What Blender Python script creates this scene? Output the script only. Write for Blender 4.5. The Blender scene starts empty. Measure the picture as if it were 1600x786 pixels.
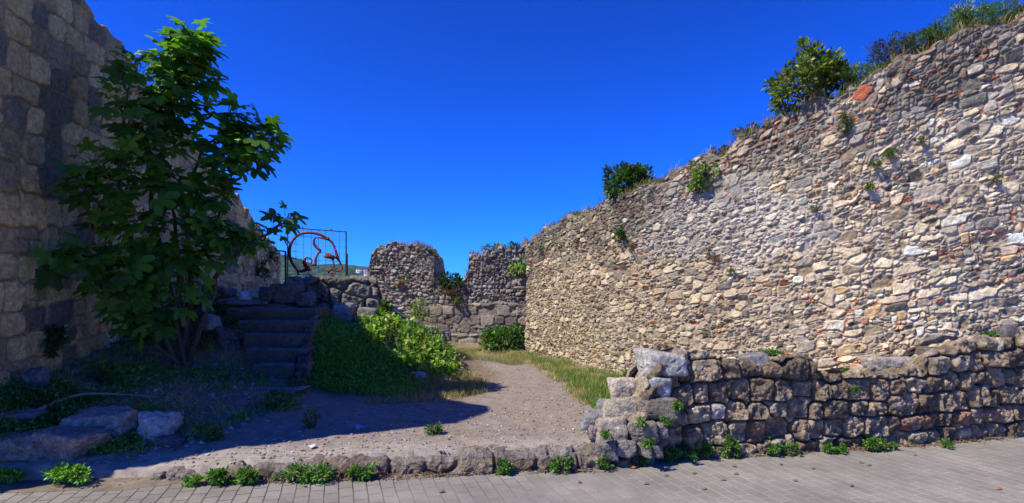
import bpy, bmesh, math, random
import numpy as np
R = math.radians
rng = np.random.default_rng(7)
random.seed(7)
S = bpy.context.scene
COL = S.collection

# ------------------------------------------------------------------ camera, sky, sun
F0, HZ, CH = 850.0, 460.0, 1.6           # focal length in px of a 1600 px wide picture, horizon row, eye height
cam_d = bpy.data.cameras.new('camera'); cam = bpy.data.objects.new('camera', cam_d); COL.objects.link(cam)
cam.location = (0, 0, CH); cam.rotation_euler = (R(90), 0, 0)
cam_d.sensor_width = 36; cam_d.lens = 36 * F0 / 1600
cam_d.shift_y = (HZ - 393) / 1600
cam_d.clip_end = 20000; cam_d.clip_start = 0.05
S.camera = cam

SUN_EL = R(50); SX, SY = -0.905, -0.425    # horizontal direction towards the sun
az = math.atan2(SX, SY)                  # clockwise from +Y
SKY_T, SKY_G = (.07, .37, .86), 1.42
w = bpy.data.worlds.new('World'); S.world = w; w.use_nodes = True
nt = w.node_tree; nt.nodes.clear()
sky = nt.nodes.new('ShaderNodeTexSky'); sky.sky_type = 'NISHITA'; sky.sun_disc = False
sky.sun_elevation = SUN_EL; sky.sun_rotation = az
sky.altitude = 600; sky.air_density = 1.0; sky.dust_density = 0.0; sky.ozone_density = 4.0
# deepen the sky: contrast of the clear polarised blue
mx = nt.nodes.new('ShaderNodeMix'); mx.data_type = 'RGBA'; mx.blend_type = 'MULTIPLY'; mx.inputs[0].default_value = 1
mx.inputs[7].default_value = (SKY_T[0], SKY_T[1], SKY_T[2], 1)
gm_ = nt.nodes.new('ShaderNodeGamma'); gm_.inputs[1].default_value = SKY_G
bg = nt.nodes.new('ShaderNodeBackground'); bg.inputs[1].default_value = 0.1
ow = nt.nodes.new('ShaderNodeOutputWorld')
nt.links.new(sky.outputs[0], mx.inputs[6]); nt.links.new(mx.outputs[2], gm_.inputs[0])
nt.links.new(gm_.outputs[0], bg.inputs[0]); nt.links.new(bg.outputs[0], ow.inputs[0])
sd = bpy.data.lights.new('sun', 'SUN'); sd.energy = 4.2; sd.angle = R(0.53); sd.color = (1, 0.945, 0.81)
sun = bpy.data.objects.new('sun', sd); COL.objects.link(sun)
from mathutils import Vector
sv = Vector((SX * math.cos(SUN_EL), SY * math.cos(SUN_EL), math.sin(SUN_EL)))
sun.rotation_euler = sv.to_track_quat('Z', 'Y').to_euler(); sun.location = (-8, -4, 12)
S.view_settings.view_transform = 'Standard'; S.view_settings.look = 'None'
S.view_settings.exposure = 0.55; S.view_settings.gamma = 1; S.view_settings.use_curve_mapping = False
S.cycles.max_bounces = 8; S.cycles.diffuse_bounces = 5; S.cycles.transparent_max_bounces = 6

# ------------------------------------------------------------------ numpy helpers
def hsh(*k):
    h = np.zeros(np.broadcast(*k).shape, np.uint64) + np.uint64(0x9E3779B97F4A7C15)
    for a in k:
        a = np.asarray(a).astype(np.int64).astype(np.uint64)
        h = (h ^ a) * np.uint64(0xBF58476D1CE4E5B9); h ^= h >> np.uint64(29)
        h = h * np.uint64(0x94D049BB133111EB); h ^= h >> np.uint64(32)
    return (h >> np.uint64(40)).astype(np.float64) / float(1 << 24)
def vn2(x, y, s=0):
    x, y = np.broadcast_arrays(np.asarray(x, float), np.asarray(y, float))
    i, j = np.floor(x), np.floor(y); fx, fy = x - i, y - j
    fx = fx * fx * (3 - 2 * fx); fy = fy * fy * (3 - 2 * fy)
    a = hsh(i, j, s); b = hsh(i + 1, j, s); c = hsh(i, j + 1, s); d = hsh(i + 1, j + 1, s)
    return (a * (1 - fx) + b * fx) * (1 - fy) + (c * (1 - fx) + d * fx) * fy
def fbm(x, y, s=0, o=4):
    t = 0; A = 0.5; n = 0
    for k in range(o):
        t = t + A * vn2(x * 2 ** k + 17.3 * k, y * 2 ** k - 9.1 * k, s + k); n += A; A *= 0.5
    return t / n                                     # 0..1
def vn3(p, s=0):
    i = np.floor(p); f = p - i; f = f * f * (3 - 2 * f); r = 0
    for a in (0, 1):
        for b in (0, 1):
            for c in (0, 1):
                wgt = (f[:, 0] if a else 1 - f[:, 0]) * (f[:, 1] if b else 1 - f[:, 1]) * (f[:, 2] if c else 1 - f[:, 2])
                r = r + wgt * hsh(i[:, 0] + a, i[:, 1] + b, i[:, 2] + c, s)
    return r
def fbm3(p, s=0, o=4):
    t = 0; A = 0.5; n = 0
    for k in range(o):
        t = t + A * vn3(p * 2 ** k + 5.2 * k, s + k); n += A; A *= 0.5
    return t / n
def sm(a, b, x):
    t = np.clip((x - a) / (b - a), 0, 1); return t * t * (3 - 2 * t)
def lerp(a, b, t): return a + (b - a) * t

def P(px, py, Y):                                    # a point that far away, seen in that direction
    return ((px - 800) * Y / F0, Y, CH - (py - HZ) * Y / F0)

def mesh_np(name, V, Fc, mat, col=None, parent=None, smooth=True):
    V = np.asarray(V, np.float32); Fc = np.asarray(Fc, np.int32)
    me = bpy.data.meshes.new(name); k = Fc.shape[1]
    me.vertices.add(len(V)); me.vertices.foreach_set('co', V.ravel())
    me.loops.add(Fc.size); me.loops.foreach_set('vertex_index', Fc.ravel())
    me.polygons.add(len(Fc))
    me.polygons.foreach_set('loop_start', np.arange(0, Fc.size, k, dtype=np.int32))
    me.polygons.foreach_set('loop_total', np.full(len(Fc), k, np.int32))
    me.update(calc_edges=True)
    if smooth: me.polygons.foreach_set('use_smooth', np.ones(len(Fc), bool))
    if col is not None:
        at = me.color_attributes.new('col', 'FLOAT_COLOR', 'POINT')
        c4 = np.ones((len(V), 4), np.float32); c4[:, :3] = col
        at.data.foreach_set('color', c4.ravel())
    me.materials.append(mat)
    o = bpy.data.objects.new(name, me); COL.objects.link(o)
    if parent is not None: o.parent = parent
    return o
def tag(o, label=None, cat=None, group=None, kind=None):
    if label: o['label'] = label
    if cat: o['category'] = cat
    if group: o['group'] = group
    if kind: o['kind'] = kind
    return o
def empty(name, loc=(0, 0, 0)):
    o = bpy.data.objects.new(name, None); COL.objects.link(o); o.location = loc; o.empty_display_size = 0.1
    return o
def sit(o, loc):                                      # give a mesh built in world space its origin at its base
    o.data.transform(__import__('mathutils').Matrix.Translation(-Vector(loc))); o.location = loc
    return o
def to_local(V, loc): return np.asarray(V) - np.asarray(loc)

# ------------------------------------------------------------------ materials
def mat_base(name):
    m = bpy.data.materials.new(name); m.use_nodes = True
    t = m.node_tree; b = t.nodes['Principled BSDF']; return m, t, b
def N(t, typ, **kw):
    n = t.nodes.new(typ)
    for k, v in kw.items(): n.inputs[k.replace('_', ' ')].default_value = v
    return n
def attr_mat(name, rough=0.92, nscale=30, nvar=0.35, bump=0.35, bdist=0.01, spec=0.25, speck=0.0):
    m, t, b = mat_base(name)
    a = t.nodes.new('ShaderNodeAttribute'); a.attribute_name = 'col'
    tc = t.nodes.new('ShaderNodeNewGeometry')
    n1 = N(t, 'ShaderNodeTexNoise', Scale=nscale, Detail=8.0, Roughness=0.7); t.links.new(tc.outputs['Position'], n1.inputs['Vector'])
    mr = t.nodes.new('ShaderNodeMapRange'); mr.inputs[1].default_value = 0.3; mr.inputs[2].default_value = 0.7
    mr.inputs[3].default_value = 1 - nvar; mr.inputs[4].default_value = 1 + nvar
    t.links.new(n1.outputs[0], mr.inputs[0])
    vm = t.nodes.new('ShaderNodeVectorMath'); vm.operation = 'SCALE'
    t.links.new(a.outputs[0], vm.inputs[0]); t.links.new(mr.outputs[0], vm.inputs['Scale'])
    last = vm.outputs[0]
    if speck > 0:
        n3 = N(t, 'ShaderNodeTexVoronoi', Scale=nscale * 3.2); t.links.new(tc.outputs['Position'], n3.inputs['Vector'])
        m3 = t.nodes.new('ShaderNodeMapRange'); m3.inputs[1].default_value = 0.05; m3.inputs[2].default_value = 0.4
        m3.inputs[3].default_value = 1 - speck; m3.inputs[4].default_value = 1.05
        t.links.new(n3.outputs['Distance'], m3.inputs[0])
        v3 = t.nodes.new('ShaderNodeVectorMath'); v3.operation = 'SCALE'
        t.links.new(last, v3.inputs[0]); t.links.new(m3.outputs[0], v3.inputs['Scale']); last = v3.outputs[0]
    t.links.new(last, b.inputs['Base Color'])
    b.inputs['Roughness'].default_value = rough; b.inputs['Specular IOR Level'].default_value = spec
    n2 = N(t, 'ShaderNodeTexNoise', Scale=nscale * 2.5, Detail=6.0, Roughness=0.65); t.links.new(tc.outputs['Position'], n2.inputs['Vector'])
    bp = t.nodes.new('ShaderNodeBump'); bp.inputs['Strength'].default_value = bump; bp.inputs['Distance'].default_value = bdist
    t.links.new(n2.outputs[0], bp.inputs['Height']); t.links.new(bp.outputs[0], b.inputs['Normal'])
    return m
M_STONE = attr_mat('stone', nscale=24, nvar=0.42, bump=0.9, bdist=0.025)
M_DARK = attr_mat('volcanic_stone', nscale=24, nvar=0.6, bump=1.0, bdist=0.03, speck=0.5)
M_GROUND = attr_mat('soil', nscale=14, nvar=0.25, bump=0.6, bdist=0.02)
def leaf_mat(name, trans=0.35, rough=0.45, spec=0.4):
    m, t, b = mat_base(name)
    a = t.nodes.new('ShaderNodeAttribute'); a.attribute_name = 'col'
    t.links.new(a.outputs[0], b.inputs['Base Color']); b.inputs['Roughness'].default_value = rough
    b.inputs['Specular IOR Level'].default_value = spec
    tr = t.nodes.new('ShaderNodeBsdfTranslucent')
    mg = t.nodes.new('ShaderNodeMix'); mg.data_type = 'RGBA'; mg.blend_type = 'MULTIPLY'; mg.inputs[0].default_value = 1
    mg.inputs[7].default_value = (1.5, 1.7, 0.5, 1); t.links.new(a.outputs[0], mg.inputs[6])
    t.links.new(mg.outputs[2], tr.inputs[0])
    ms = t.nodes.new('ShaderNodeMixShader'); ms.inputs[0].default_value = trans
    t.links.new(b.outputs[0], ms.inputs[1]); t.links.new(tr.outputs[0], ms.inputs[2])
    t.links.new(ms.outputs[0], t.nodes['Material Output'].inputs[0])
    return m
M_LEAF = leaf_mat('leaf'); M_FIG = leaf_mat('fig_leaf', 0.5, 0.42, 0.45); M_GRASS = leaf_mat('grass', 0.3, 0.7, 0.2)
M_BARK = attr_mat('bark', nscale=40, nvar=0.3, bump=0.6)
def plain(name, c, rough=0.6, metal=0.0, var=0.3, sc=20):
    m, t, b = mat_base(name)
    g = t.nodes.new('ShaderNodeNewGeometry')
    n = N(t, 'ShaderNodeTexNoise', Scale=sc, Detail=6.0); t.links.new(g.outputs['Position'], n.inputs['Vector'])
    cr = t.nodes.new('ShaderNodeValToRGB'); cr.color_ramp.elements[0].position = .3; cr.color_ramp.elements[1].position = .7
    cr.color_ramp.elements[0].color = tuple(x * (1 - var) for x in c) + (1,); cr.color_ramp.elements[1].color = tuple(x * (1 + var) for x in c) + (1,)
    t.links.new(n.outputs[0], cr.inputs[0]); t.links.new(cr.outputs[0], b.inputs['Base Color'])
    b.inputs['Roughness'].default_value = rough; b.inputs['Metallic'].default_value = metal
    return m

# ------------------------------------------------------------------ terrain
def kerbY(X):                                          # the line between street and bank
    return np.interp(X, [-40, -6, -4.4, -2.56, -1.94, -0.57, 0.82, 1.57, 2.57, 4.05, 4.89, 5.82, 7.3, 40],
                        [2.0, 4.3, 4.5, 4.66, 4.72, 4.86, 4.99, 5.33, 5.46, 5.74, 5.94, 6.18, 6.54, 14])
CP = []                                                # control points X, Y, z
def cp(px, Y, z=None, py=None):
    X = (px - 800) * Y / F0
    if z is None: z = CH - (py - HZ) * Y / F0
    CP.append((X, Y, z))
for a in [(300, 4.9, .12), (420, 4.9, .15), (600, 5.0, .16), (800, 5.1, .17), (930, 5.2, .17), (1000, 5.6, .2),
          (500, 5.6, .19), (700, 6, .17), (860, 6.5, .17), (960, 7, .2), (640, 7, .2), (800, 8, .18), (900, 8, .18), (740, 9, .2),
          (860, 9.5, .18), (800, 11, .2), (700, 12.5, .24), (800, 13, .26), (740, 14.6, .38), (820, 14.8, .38), (640, 14.5, .5),
          (960, 9.2, .2), (1060, 7.5, .3), (1200, 6.3, .45), (1300, 6.2, .5), (1450, 6.5, .65), (1600, 6.6, .8), (1200, 7.4, .4), (1750, 7, .8), (1050, 6.3, .3),
          # bank at the left
          (250, 4.75, .07), (150, 4.65, .08), (50, 4.6, .1), (-80, 4.5, .12), (250, 5.4, .24), (150, 5.5, .36), (60, 5.2, .35), (0, 5.5, .62), (-80, 5, .6),
          (350, 5.8, .3), (440, 6, .26), (160, 7.2, .84), (80, 6.4, .74), (250, 6.6, .55), (340, 6.8, .46), (300, 7.6, .75), (250, 8.4, .98), (370, 7.7, .62),
          (440, 7.1, .40), (350, 8.4, 1.1), (300, 9, 1.35), (440, 8.6, 1.25), (440, 9.2, 1.45), (380, 9.5, 1.5), (300, 10, 1.5), (200, 9.6, 1.35),
          (400, 12, 1.5), (450, 14, 1.5), (350, 14, 1.5), (470, 18, 1.5), (420, 18, 1.55), (520, 13, 1.4), (560, 16, 1.3), (300, 13, 1.5),
          # mound right of the steps
          (500, 7.9, .72), (500, 8.6, 1.14), (520, 9.2, 1.22), (580, 9.6, 1.1), (650, 10, .98), (560, 8.4, .85), (600, 8.8, .82), (640, 9.2, .75), (540, 7.7, .40),
          (570, 7.4, .26), (620, 7.9, .24), (680, 8.6, .24), (690, 9.5, .45), (710, 10.4, .35), (600, 11, 1.1), (680, 11, .7), (500, 7.3, .33), (530, 6.8, .24), (600, 13, 1.1)]:
    cp(a[0], a[1], z=a[2])
CPa = np.array(CP)
def _tps(A, sl=0.02):
    n = len(A); D = np.hypot(A[:, None, 0] - A[None, :, 0], A[:, None, 1] - A[None, :, 1])
    K = np.where(D > 0, D * D * np.log(D + 1e-9), 0) + np.eye(n) * sl
    Q = np.c_[np.ones(n), A[:, :2]]; M = np.block([[K, Q], [Q.T, np.zeros((3, 3))]])
    return np.linalg.solve(M, np.r_[A[:, 2], 0, 0, 0])
TW = _tps(CPa)
def H0x(X, Y):
    X = np.asarray(X, float); Y = np.asarray(Y, float); sh = X.shape
    x, y = np.clip(X.ravel(), -8.6, 8.5), np.clip(Y.ravel(), 4.4, 18.5)
    out = TW[-3] + TW[-2] * x + TW[-1] * y
    for i, c in enumerate(CPa):
        d = np.hypot(x - c[0], y - c[1]); out = out + TW[i] * d * d * np.log(d + 1e-9)
    out = np.clip(out, 0.03, 1.62)
    X, Y = X.ravel(), Y.ravel()
    far = sm(0, 6, np.maximum(np.maximum(-9 - X, X - 9), Y - 19)); out = out * (1 - far)
    return out.reshape(sh)
_gx = np.arange(-16, 16.01, .05); _gy = np.arange(4, 26.01, .05); _gz = H0x(*np.meshgrid(_gx, _gy))
def H0(X, Y):
    X = np.asarray(X, float); Y = np.asarray(Y, float)
    a = np.clip((X + 16) / .05, 0, len(_gx) - 1.001); b = np.clip((Y - 4) / .05, 0, len(_gy) - 1.001)
    a, b = np.broadcast_arrays(a, b); i = a.astype(int); j = b.astype(int); f = a - i; g = b - j
    z = (_gz[j, i] * (1 - f) + _gz[j, i + 1] * f) * (1 - g) + (_gz[j + 1, i] * (1 - f) + _gz[j + 1, i + 1] * f) * g
    return z * ((np.abs(X) < 15.9) & (Y < 25.9))
def H(X, Y, fine=True):
    X = np.asarray(X, float); Y = np.asarray(Y, float)
    z = H0(X, Y)
    k = Y - kerbY(X)
    if fine:
        path = np.exp(-((X - np.interp(Y, [5, 7, 9, 12, 15], [-.3, .3, .3, -.4, -.4])) / 1.6) ** 2)
        amp = lerp(0.10, 0.03, path)
        z = z + amp * (fbm(X * 1.6, Y * 1.6, 3, 4) - .5) + 0.02 * (fbm(X * 9, Y * 9, 8, 3) - .5) * lerp(1.6, .8, path)
    z = np.maximum(z, 0.03)
    return np.where(k < 0.10, -0.012, z)
def ray(px, py):                                       # where a direction meets the ground
    px = np.atleast_1d(np.asarray(px, float)); py = np.atleast_1d(np.asarray(py, float))
    Ys = np.arange(4.0, 19, 0.06)
    X = (px[:, None] - 800) * Ys[None] / F0; Z = CH - (py[:, None] - HZ) * Ys[None] / F0
    hit = Z <= np.maximum(H0(X, Ys[None] + 0 * X), 0) * (Ys[None] > kerbY(X)) 
    k = np.argmax(hit, 1); ok = hit.any(1)
    Y = Ys[k]; X = (px - 800) * Y / F0
    return X, Y, H(X, Y), ok

xs = np.unique(np.concatenate([-np.geomspace(6000, 9, 30), np.arange(-9, -6, .12), np.arange(-6, 3, .025), np.arange(3, 9, .07), np.geomspace(9, 6000, 30)]).round(4))
ys = np.unique(np.concatenate([[-6000, -800, -100, -20, 0, 3], np.arange(4, 4.4, .1), np.arange(4.4, 9.2, .025), np.arange(9.2, 12, .04), np.arange(12, 19, .09), np.geomspace(19, 6000, 30)]).round(4))
XX, YY = np.meshgrid(xs, ys); ZZ = H(XX, YY)
def gridfaces(nr, nc, off=0):
    i = np.arange(nr * nc).reshape(nr, nc) + off
    return np.stack([i[:-1, :-1], i[:-1, 1:], i[1:, 1:], i[1:, :-1]], -1).reshape(-1, 4)
def pxpy(X, Y, Z): return 800 + F0 * X / np.maximum(Y, .1), HZ + F0 * (CH - Z) / np.maximum(Y, .1)
# what grows where: soft blobs on the ground plan (X, Y, rx, ry)
def blob(X, Y, b):
    v = np.zeros(np.shape(X))
    for (cx, cy, rx, ry) in b: v = np.maximum(v, 1 - np.hypot((X - cx) / rx, (Y - cy) / ry))
    return v
def verge(X, Y):                                       # strip of grass along the foot of the big wall
    wx = np.interp(Y, [6.8, 7.4, 8.4, 9.6, 12.5, 15], [6.4, 4.35, 2.96, 1.81, .29, .2])
    inner = np.interp(Y, [5, 6, 7, 8, 9.6, 11, 12.5, 15], [.5, .75, .95, 1.2, 1.0, .15, -.3, -3])
    return np.clip((X - inner) / .35, -1, 1) * (X < wx + .3)
gm = fbm(XX * 2.3, YY * 2.3, 21, 4); gf = fbm(XX * 11, YY * 11, 31, 4)
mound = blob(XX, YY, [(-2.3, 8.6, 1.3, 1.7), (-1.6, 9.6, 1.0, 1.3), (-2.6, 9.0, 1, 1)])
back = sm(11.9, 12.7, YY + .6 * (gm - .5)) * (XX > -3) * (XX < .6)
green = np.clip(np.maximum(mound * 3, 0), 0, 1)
vg = np.clip(verge(XX, YY) * 2 + (gm - .5) * 2, 0, 1) * (YY > 5.6)
left = sm(-2.7, -3.6, XX + .8 * (gm - .5)) * sm(5.0, 5.5, YY - kerbY(XX) + 4.7 + .5 * (gm - .5))
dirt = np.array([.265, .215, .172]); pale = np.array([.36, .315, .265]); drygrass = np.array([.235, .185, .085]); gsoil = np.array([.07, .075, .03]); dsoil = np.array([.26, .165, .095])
C = dirt * (0.8 + .42 * gf[..., None]) * lerp(.85, 1.1, gm[..., None])
strip = np.exp(-((YY - kerbY(XX) - .22) / .22) ** 2)[..., None] * .7
C = lerp(C, pale * (0.85 + .3 * gf[..., None]), strip)
C = lerp(C, dsoil * (0.6 + .8 * gf[..., None]), (left * .85)[..., None])
C = lerp(C, drygrass * (.7 + .6 * gf[..., None]), (np.maximum(vg, back) * .8)[..., None])
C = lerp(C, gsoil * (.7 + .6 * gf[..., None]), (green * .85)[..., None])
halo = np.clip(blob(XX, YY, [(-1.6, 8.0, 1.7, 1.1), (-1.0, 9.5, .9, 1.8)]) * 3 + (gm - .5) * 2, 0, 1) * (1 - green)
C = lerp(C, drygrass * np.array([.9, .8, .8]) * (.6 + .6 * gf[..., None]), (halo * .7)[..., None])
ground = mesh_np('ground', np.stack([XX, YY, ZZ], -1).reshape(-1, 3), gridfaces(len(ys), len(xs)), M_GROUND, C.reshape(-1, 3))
tag(ground, 'pinkish grey beaten earth path and rough dark bank', kind='structure')

# ------------------------------------------------------------------ street paving
def paver_mat():
    m, t, b = mat_base('paving')
    g = t.nodes.new('ShaderNodeNewGeometry')
    mp = t.nodes.new('ShaderNodeMapping'); mp.inputs['Rotation'].default_value = (0, 0, R(-90 - 17.5 - 0))
    nz = N(t, 'ShaderNodeTexNoise', Scale=2.5, Detail=2.0); t.links.new(g.outputs['Position'], nz.inputs['Vector'])
    va = t.nodes.new('ShaderNodeVectorMath'); va.operation = 'MULTIPLY_ADD'; va.inputs[1].default_value = (.02, .02, 0)
    t.links.new(nz.outputs['Color'], va.inputs[0]); t.links.new(g.outputs['Position'], va.inputs[2])
    t.links.new(va.outputs[0], mp.inputs['Vector'])
    br = t.nodes.new('ShaderNodeTexBrick'); br.offset = .5; br.squash = 1
    br.inputs['Color1'].default_value = (.235, .205, .168, 1); br.inputs['Color2'].default_value = (.27, .24, .20, 1)
    br.inputs['Mortar'].default_value = (.5, .5, .5, 1)
    br.inputs['Scale'].default_value = 1; br.inputs['Mortar Size'].default_value = .0052; br.inputs['Mortar Smooth'].default_value = .25
    br.inputs['Brick Width'].default_value = .205; br.inputs['Row Height'].default_value = .112
    t.links.new(mp.outputs[0], br.inputs['Vector'])
    # joint sand: pale on the right, dark with soil on the left
    nj = N(t, 'ShaderNodeTexNoise', Scale=.9, Detail=4.0); t.links.new(g.outputs['Position'], nj.inputs['Vector'])
    sx = t.nodes.new('ShaderNodeSeparateXYZ'); t.links.new(g.outputs['Position'], sx.inputs[0])
    ad = t.nodes.new('ShaderNodeMath'); ad.operation = 'MULTIPLY_ADD'; ad.inputs[1].default_value = 6; t.links.new(nj.outputs[0], ad.inputs[0]); t.links.new(sx.outputs[0], ad.inputs[2])
    jr = t.nodes.new('ShaderNodeMapRange'); jr.inputs[1].default_value = 1.2; jr.inputs[2].default_value = 4.6; t.links.new(ad.outputs[0], jr.inputs[0])
    jc = t.nodes.new('ShaderNodeMix'); jc.data_type = 'RGBA'; jc.inputs[6].default_value = (.05, .043, .036, 1); jc.inputs[7].default_value = (.37, .335, .29, 1)
    t.links.new(jr.outputs[0], jc.inputs[0])
    m1 = t.nodes.new('ShaderNodeMix'); m1.data_type = 'RGBA'
    t.links.new(br.outputs['Fac'], m1.inputs[0]); t.links.new(br.outputs['Color'], m1.inputs[6]); t.links.new(jc.outputs[2], m1.inputs[7])
    n1 = N(t, 'ShaderNodeTexNoise', Scale=1.3, Detail=8.0, Roughness=.7); t.links.new(g.outputs['Position'], n1.inputs['Vector'])
    n2 = N(t, 'ShaderNodeTexNoise', Scale=70, Detail=6.0, Roughness=.8); t.links.new(g.outputs['Position'], n2.inputs['Vector'])
    mr = t.nodes.new('ShaderNodeMapRange'); mr.inputs[1].default_value = .3; mr.inputs[2].default_value = .7; mr.inputs[3].default_value = .68; mr.inputs[4].default_value = 1.25
    mr2 = t.nodes.new('ShaderNodeMapRange'); mr2.inputs[1].default_value = .3; mr2.inputs[2].default_value = .7; mr2.inputs[3].default_value = .72; mr2.inputs[4].default_value = 1.28
    t.links.new(n1.outputs[0], mr.inputs[0]); t.links.new(n2.outputs[0], mr2.inputs[0])
    mm = t.nodes.new('ShaderNodeMath'); mm.operation = 'MULTIPLY'; t.links.new(mr.outputs[0], mm.inputs[0]); t.links.new(mr2.outputs[0], mm.inputs[1])
    vm = t.nodes.new('ShaderNodeVectorMath'); vm.operation = 'SCALE'; t.links.new(m1.outputs[2], vm.inputs[0]); t.links.new(mm.outputs[0], vm.inputs['Scale'])
    t.links.new(vm.outputs[0], b.inputs['Base Color']); b.inputs['Roughness'].default_value = .85
    hh = t.nodes.new('ShaderNodeMath'); hh.operation = 'MULTIPLY_ADD'; hh.inputs[1].default_value = -1.0
    t.links.new(br.outputs['Fac'], hh.inputs[0]); t.links.new(n2.outputs[0], hh.inputs[2])
    bp = t.nodes.new('ShaderNodeBump'); bp.inputs['Strength'].default_value = .8; bp.inputs['Distance'].default_value = .006
    t.links.new(hh.outputs[0], bp.inputs['Height']); t.links.new(bp.outputs[0], b.inputs['Normal'])
    return m
sxs = np.unique(np.concatenate([np.linspace(-40, -7, 20), np.arange(-7, 9, .08), np.linspace(9, 40, 20)]))
rows = np.linspace(0, 1, 60) ** .6
ky = kerbY(sxs) + .105
SXg = np.tile(sxs, (len(rows), 1)); SYg = lerp(-12, ky[None], rows[:, None])
SZg = .006 * (fbm(SXg * 1.2, SYg * 1.2, 5, 3) - .5)
street = mesh_np('street', np.stack([SXg, SYg, SZg], -1).reshape(-1, 3), gridfaces(len(rows), len(sxs)), paver_mat())
tag(street, 'street of small grey concrete pavers', kind='structure')

# ------------------------------------------------------------------ masonry
def cells(u, r, seed, jit=.35, p=3.0, var=.35, wide=1):
    """stone cells in unit lattice coordinates; returns three randoms per stone, d1, d2 and local coords"""
    J0 = np.floor(r); best = np.full(u.shape, 9.0); sec = np.full(u.shape, 9.0)
    bi = np.zeros(u.shape); bj = np.zeros(u.shape); lu = np.zeros(u.shape); lv = np.zeros(u.shape)
    for dj in (-1, 0, 1):
        J = J0 + dj; off = hsh(J, seed)
        I0 = np.floor(u - off)
        for di in range(-1 - (wide > 1), 2 + (wide > 1)):
            I = I0 + di
            a = I + off + .5 + jit * (hsh(I, J, seed + 1) - .5) * 2
            b = J + .5 + jit * .8 * (hsh(I, J, seed + 2) - .5) * 2 * .6
            sx_ = 1 + var * (hsh(I, J, seed + 3) - .5) * 2; sy_ = 1 + var * .8 * (hsh(I, J, seed + 4) - .5) * 2
            du = (u - a) / sx_; dv = (r - b) / sy_
            d = (np.abs(du) ** p + np.abs(dv) ** p) ** (1 / p)
            nb = d < best
            sec = np.where(nb, best, np.minimum(sec, d)); best = np.where(nb, d, best)
            bi = np.where(nb, I, bi); bj = np.where(nb, J, bj); lu = np.where(nb, du, lu); lv = np.where(nb, dv, lv)
    return (hsh(bi, bj, seed + 5), hsh(bi, bj, seed + 6), hsh(bi, bj, seed + 7), hsh(bi, bj, seed + 8)), best, sec, lu, lv

def pick(r1, table, t):
    """stone colour: table of (colour, weight array or number)"""
    ws = [np.broadcast_to(np.asarray(w_, float), r1.shape) for c, w_ in table]
    tot = sum(ws); acc = np.zeros(r1.shape); out = np.zeros(r1.shape + (3,)); x = r1 * tot
    for (c, _), w_ in zip(table, ws):
        m = (x >= acc) & (x < acc + w_); out[m] = c; acc = acc + w_
    return out

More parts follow.
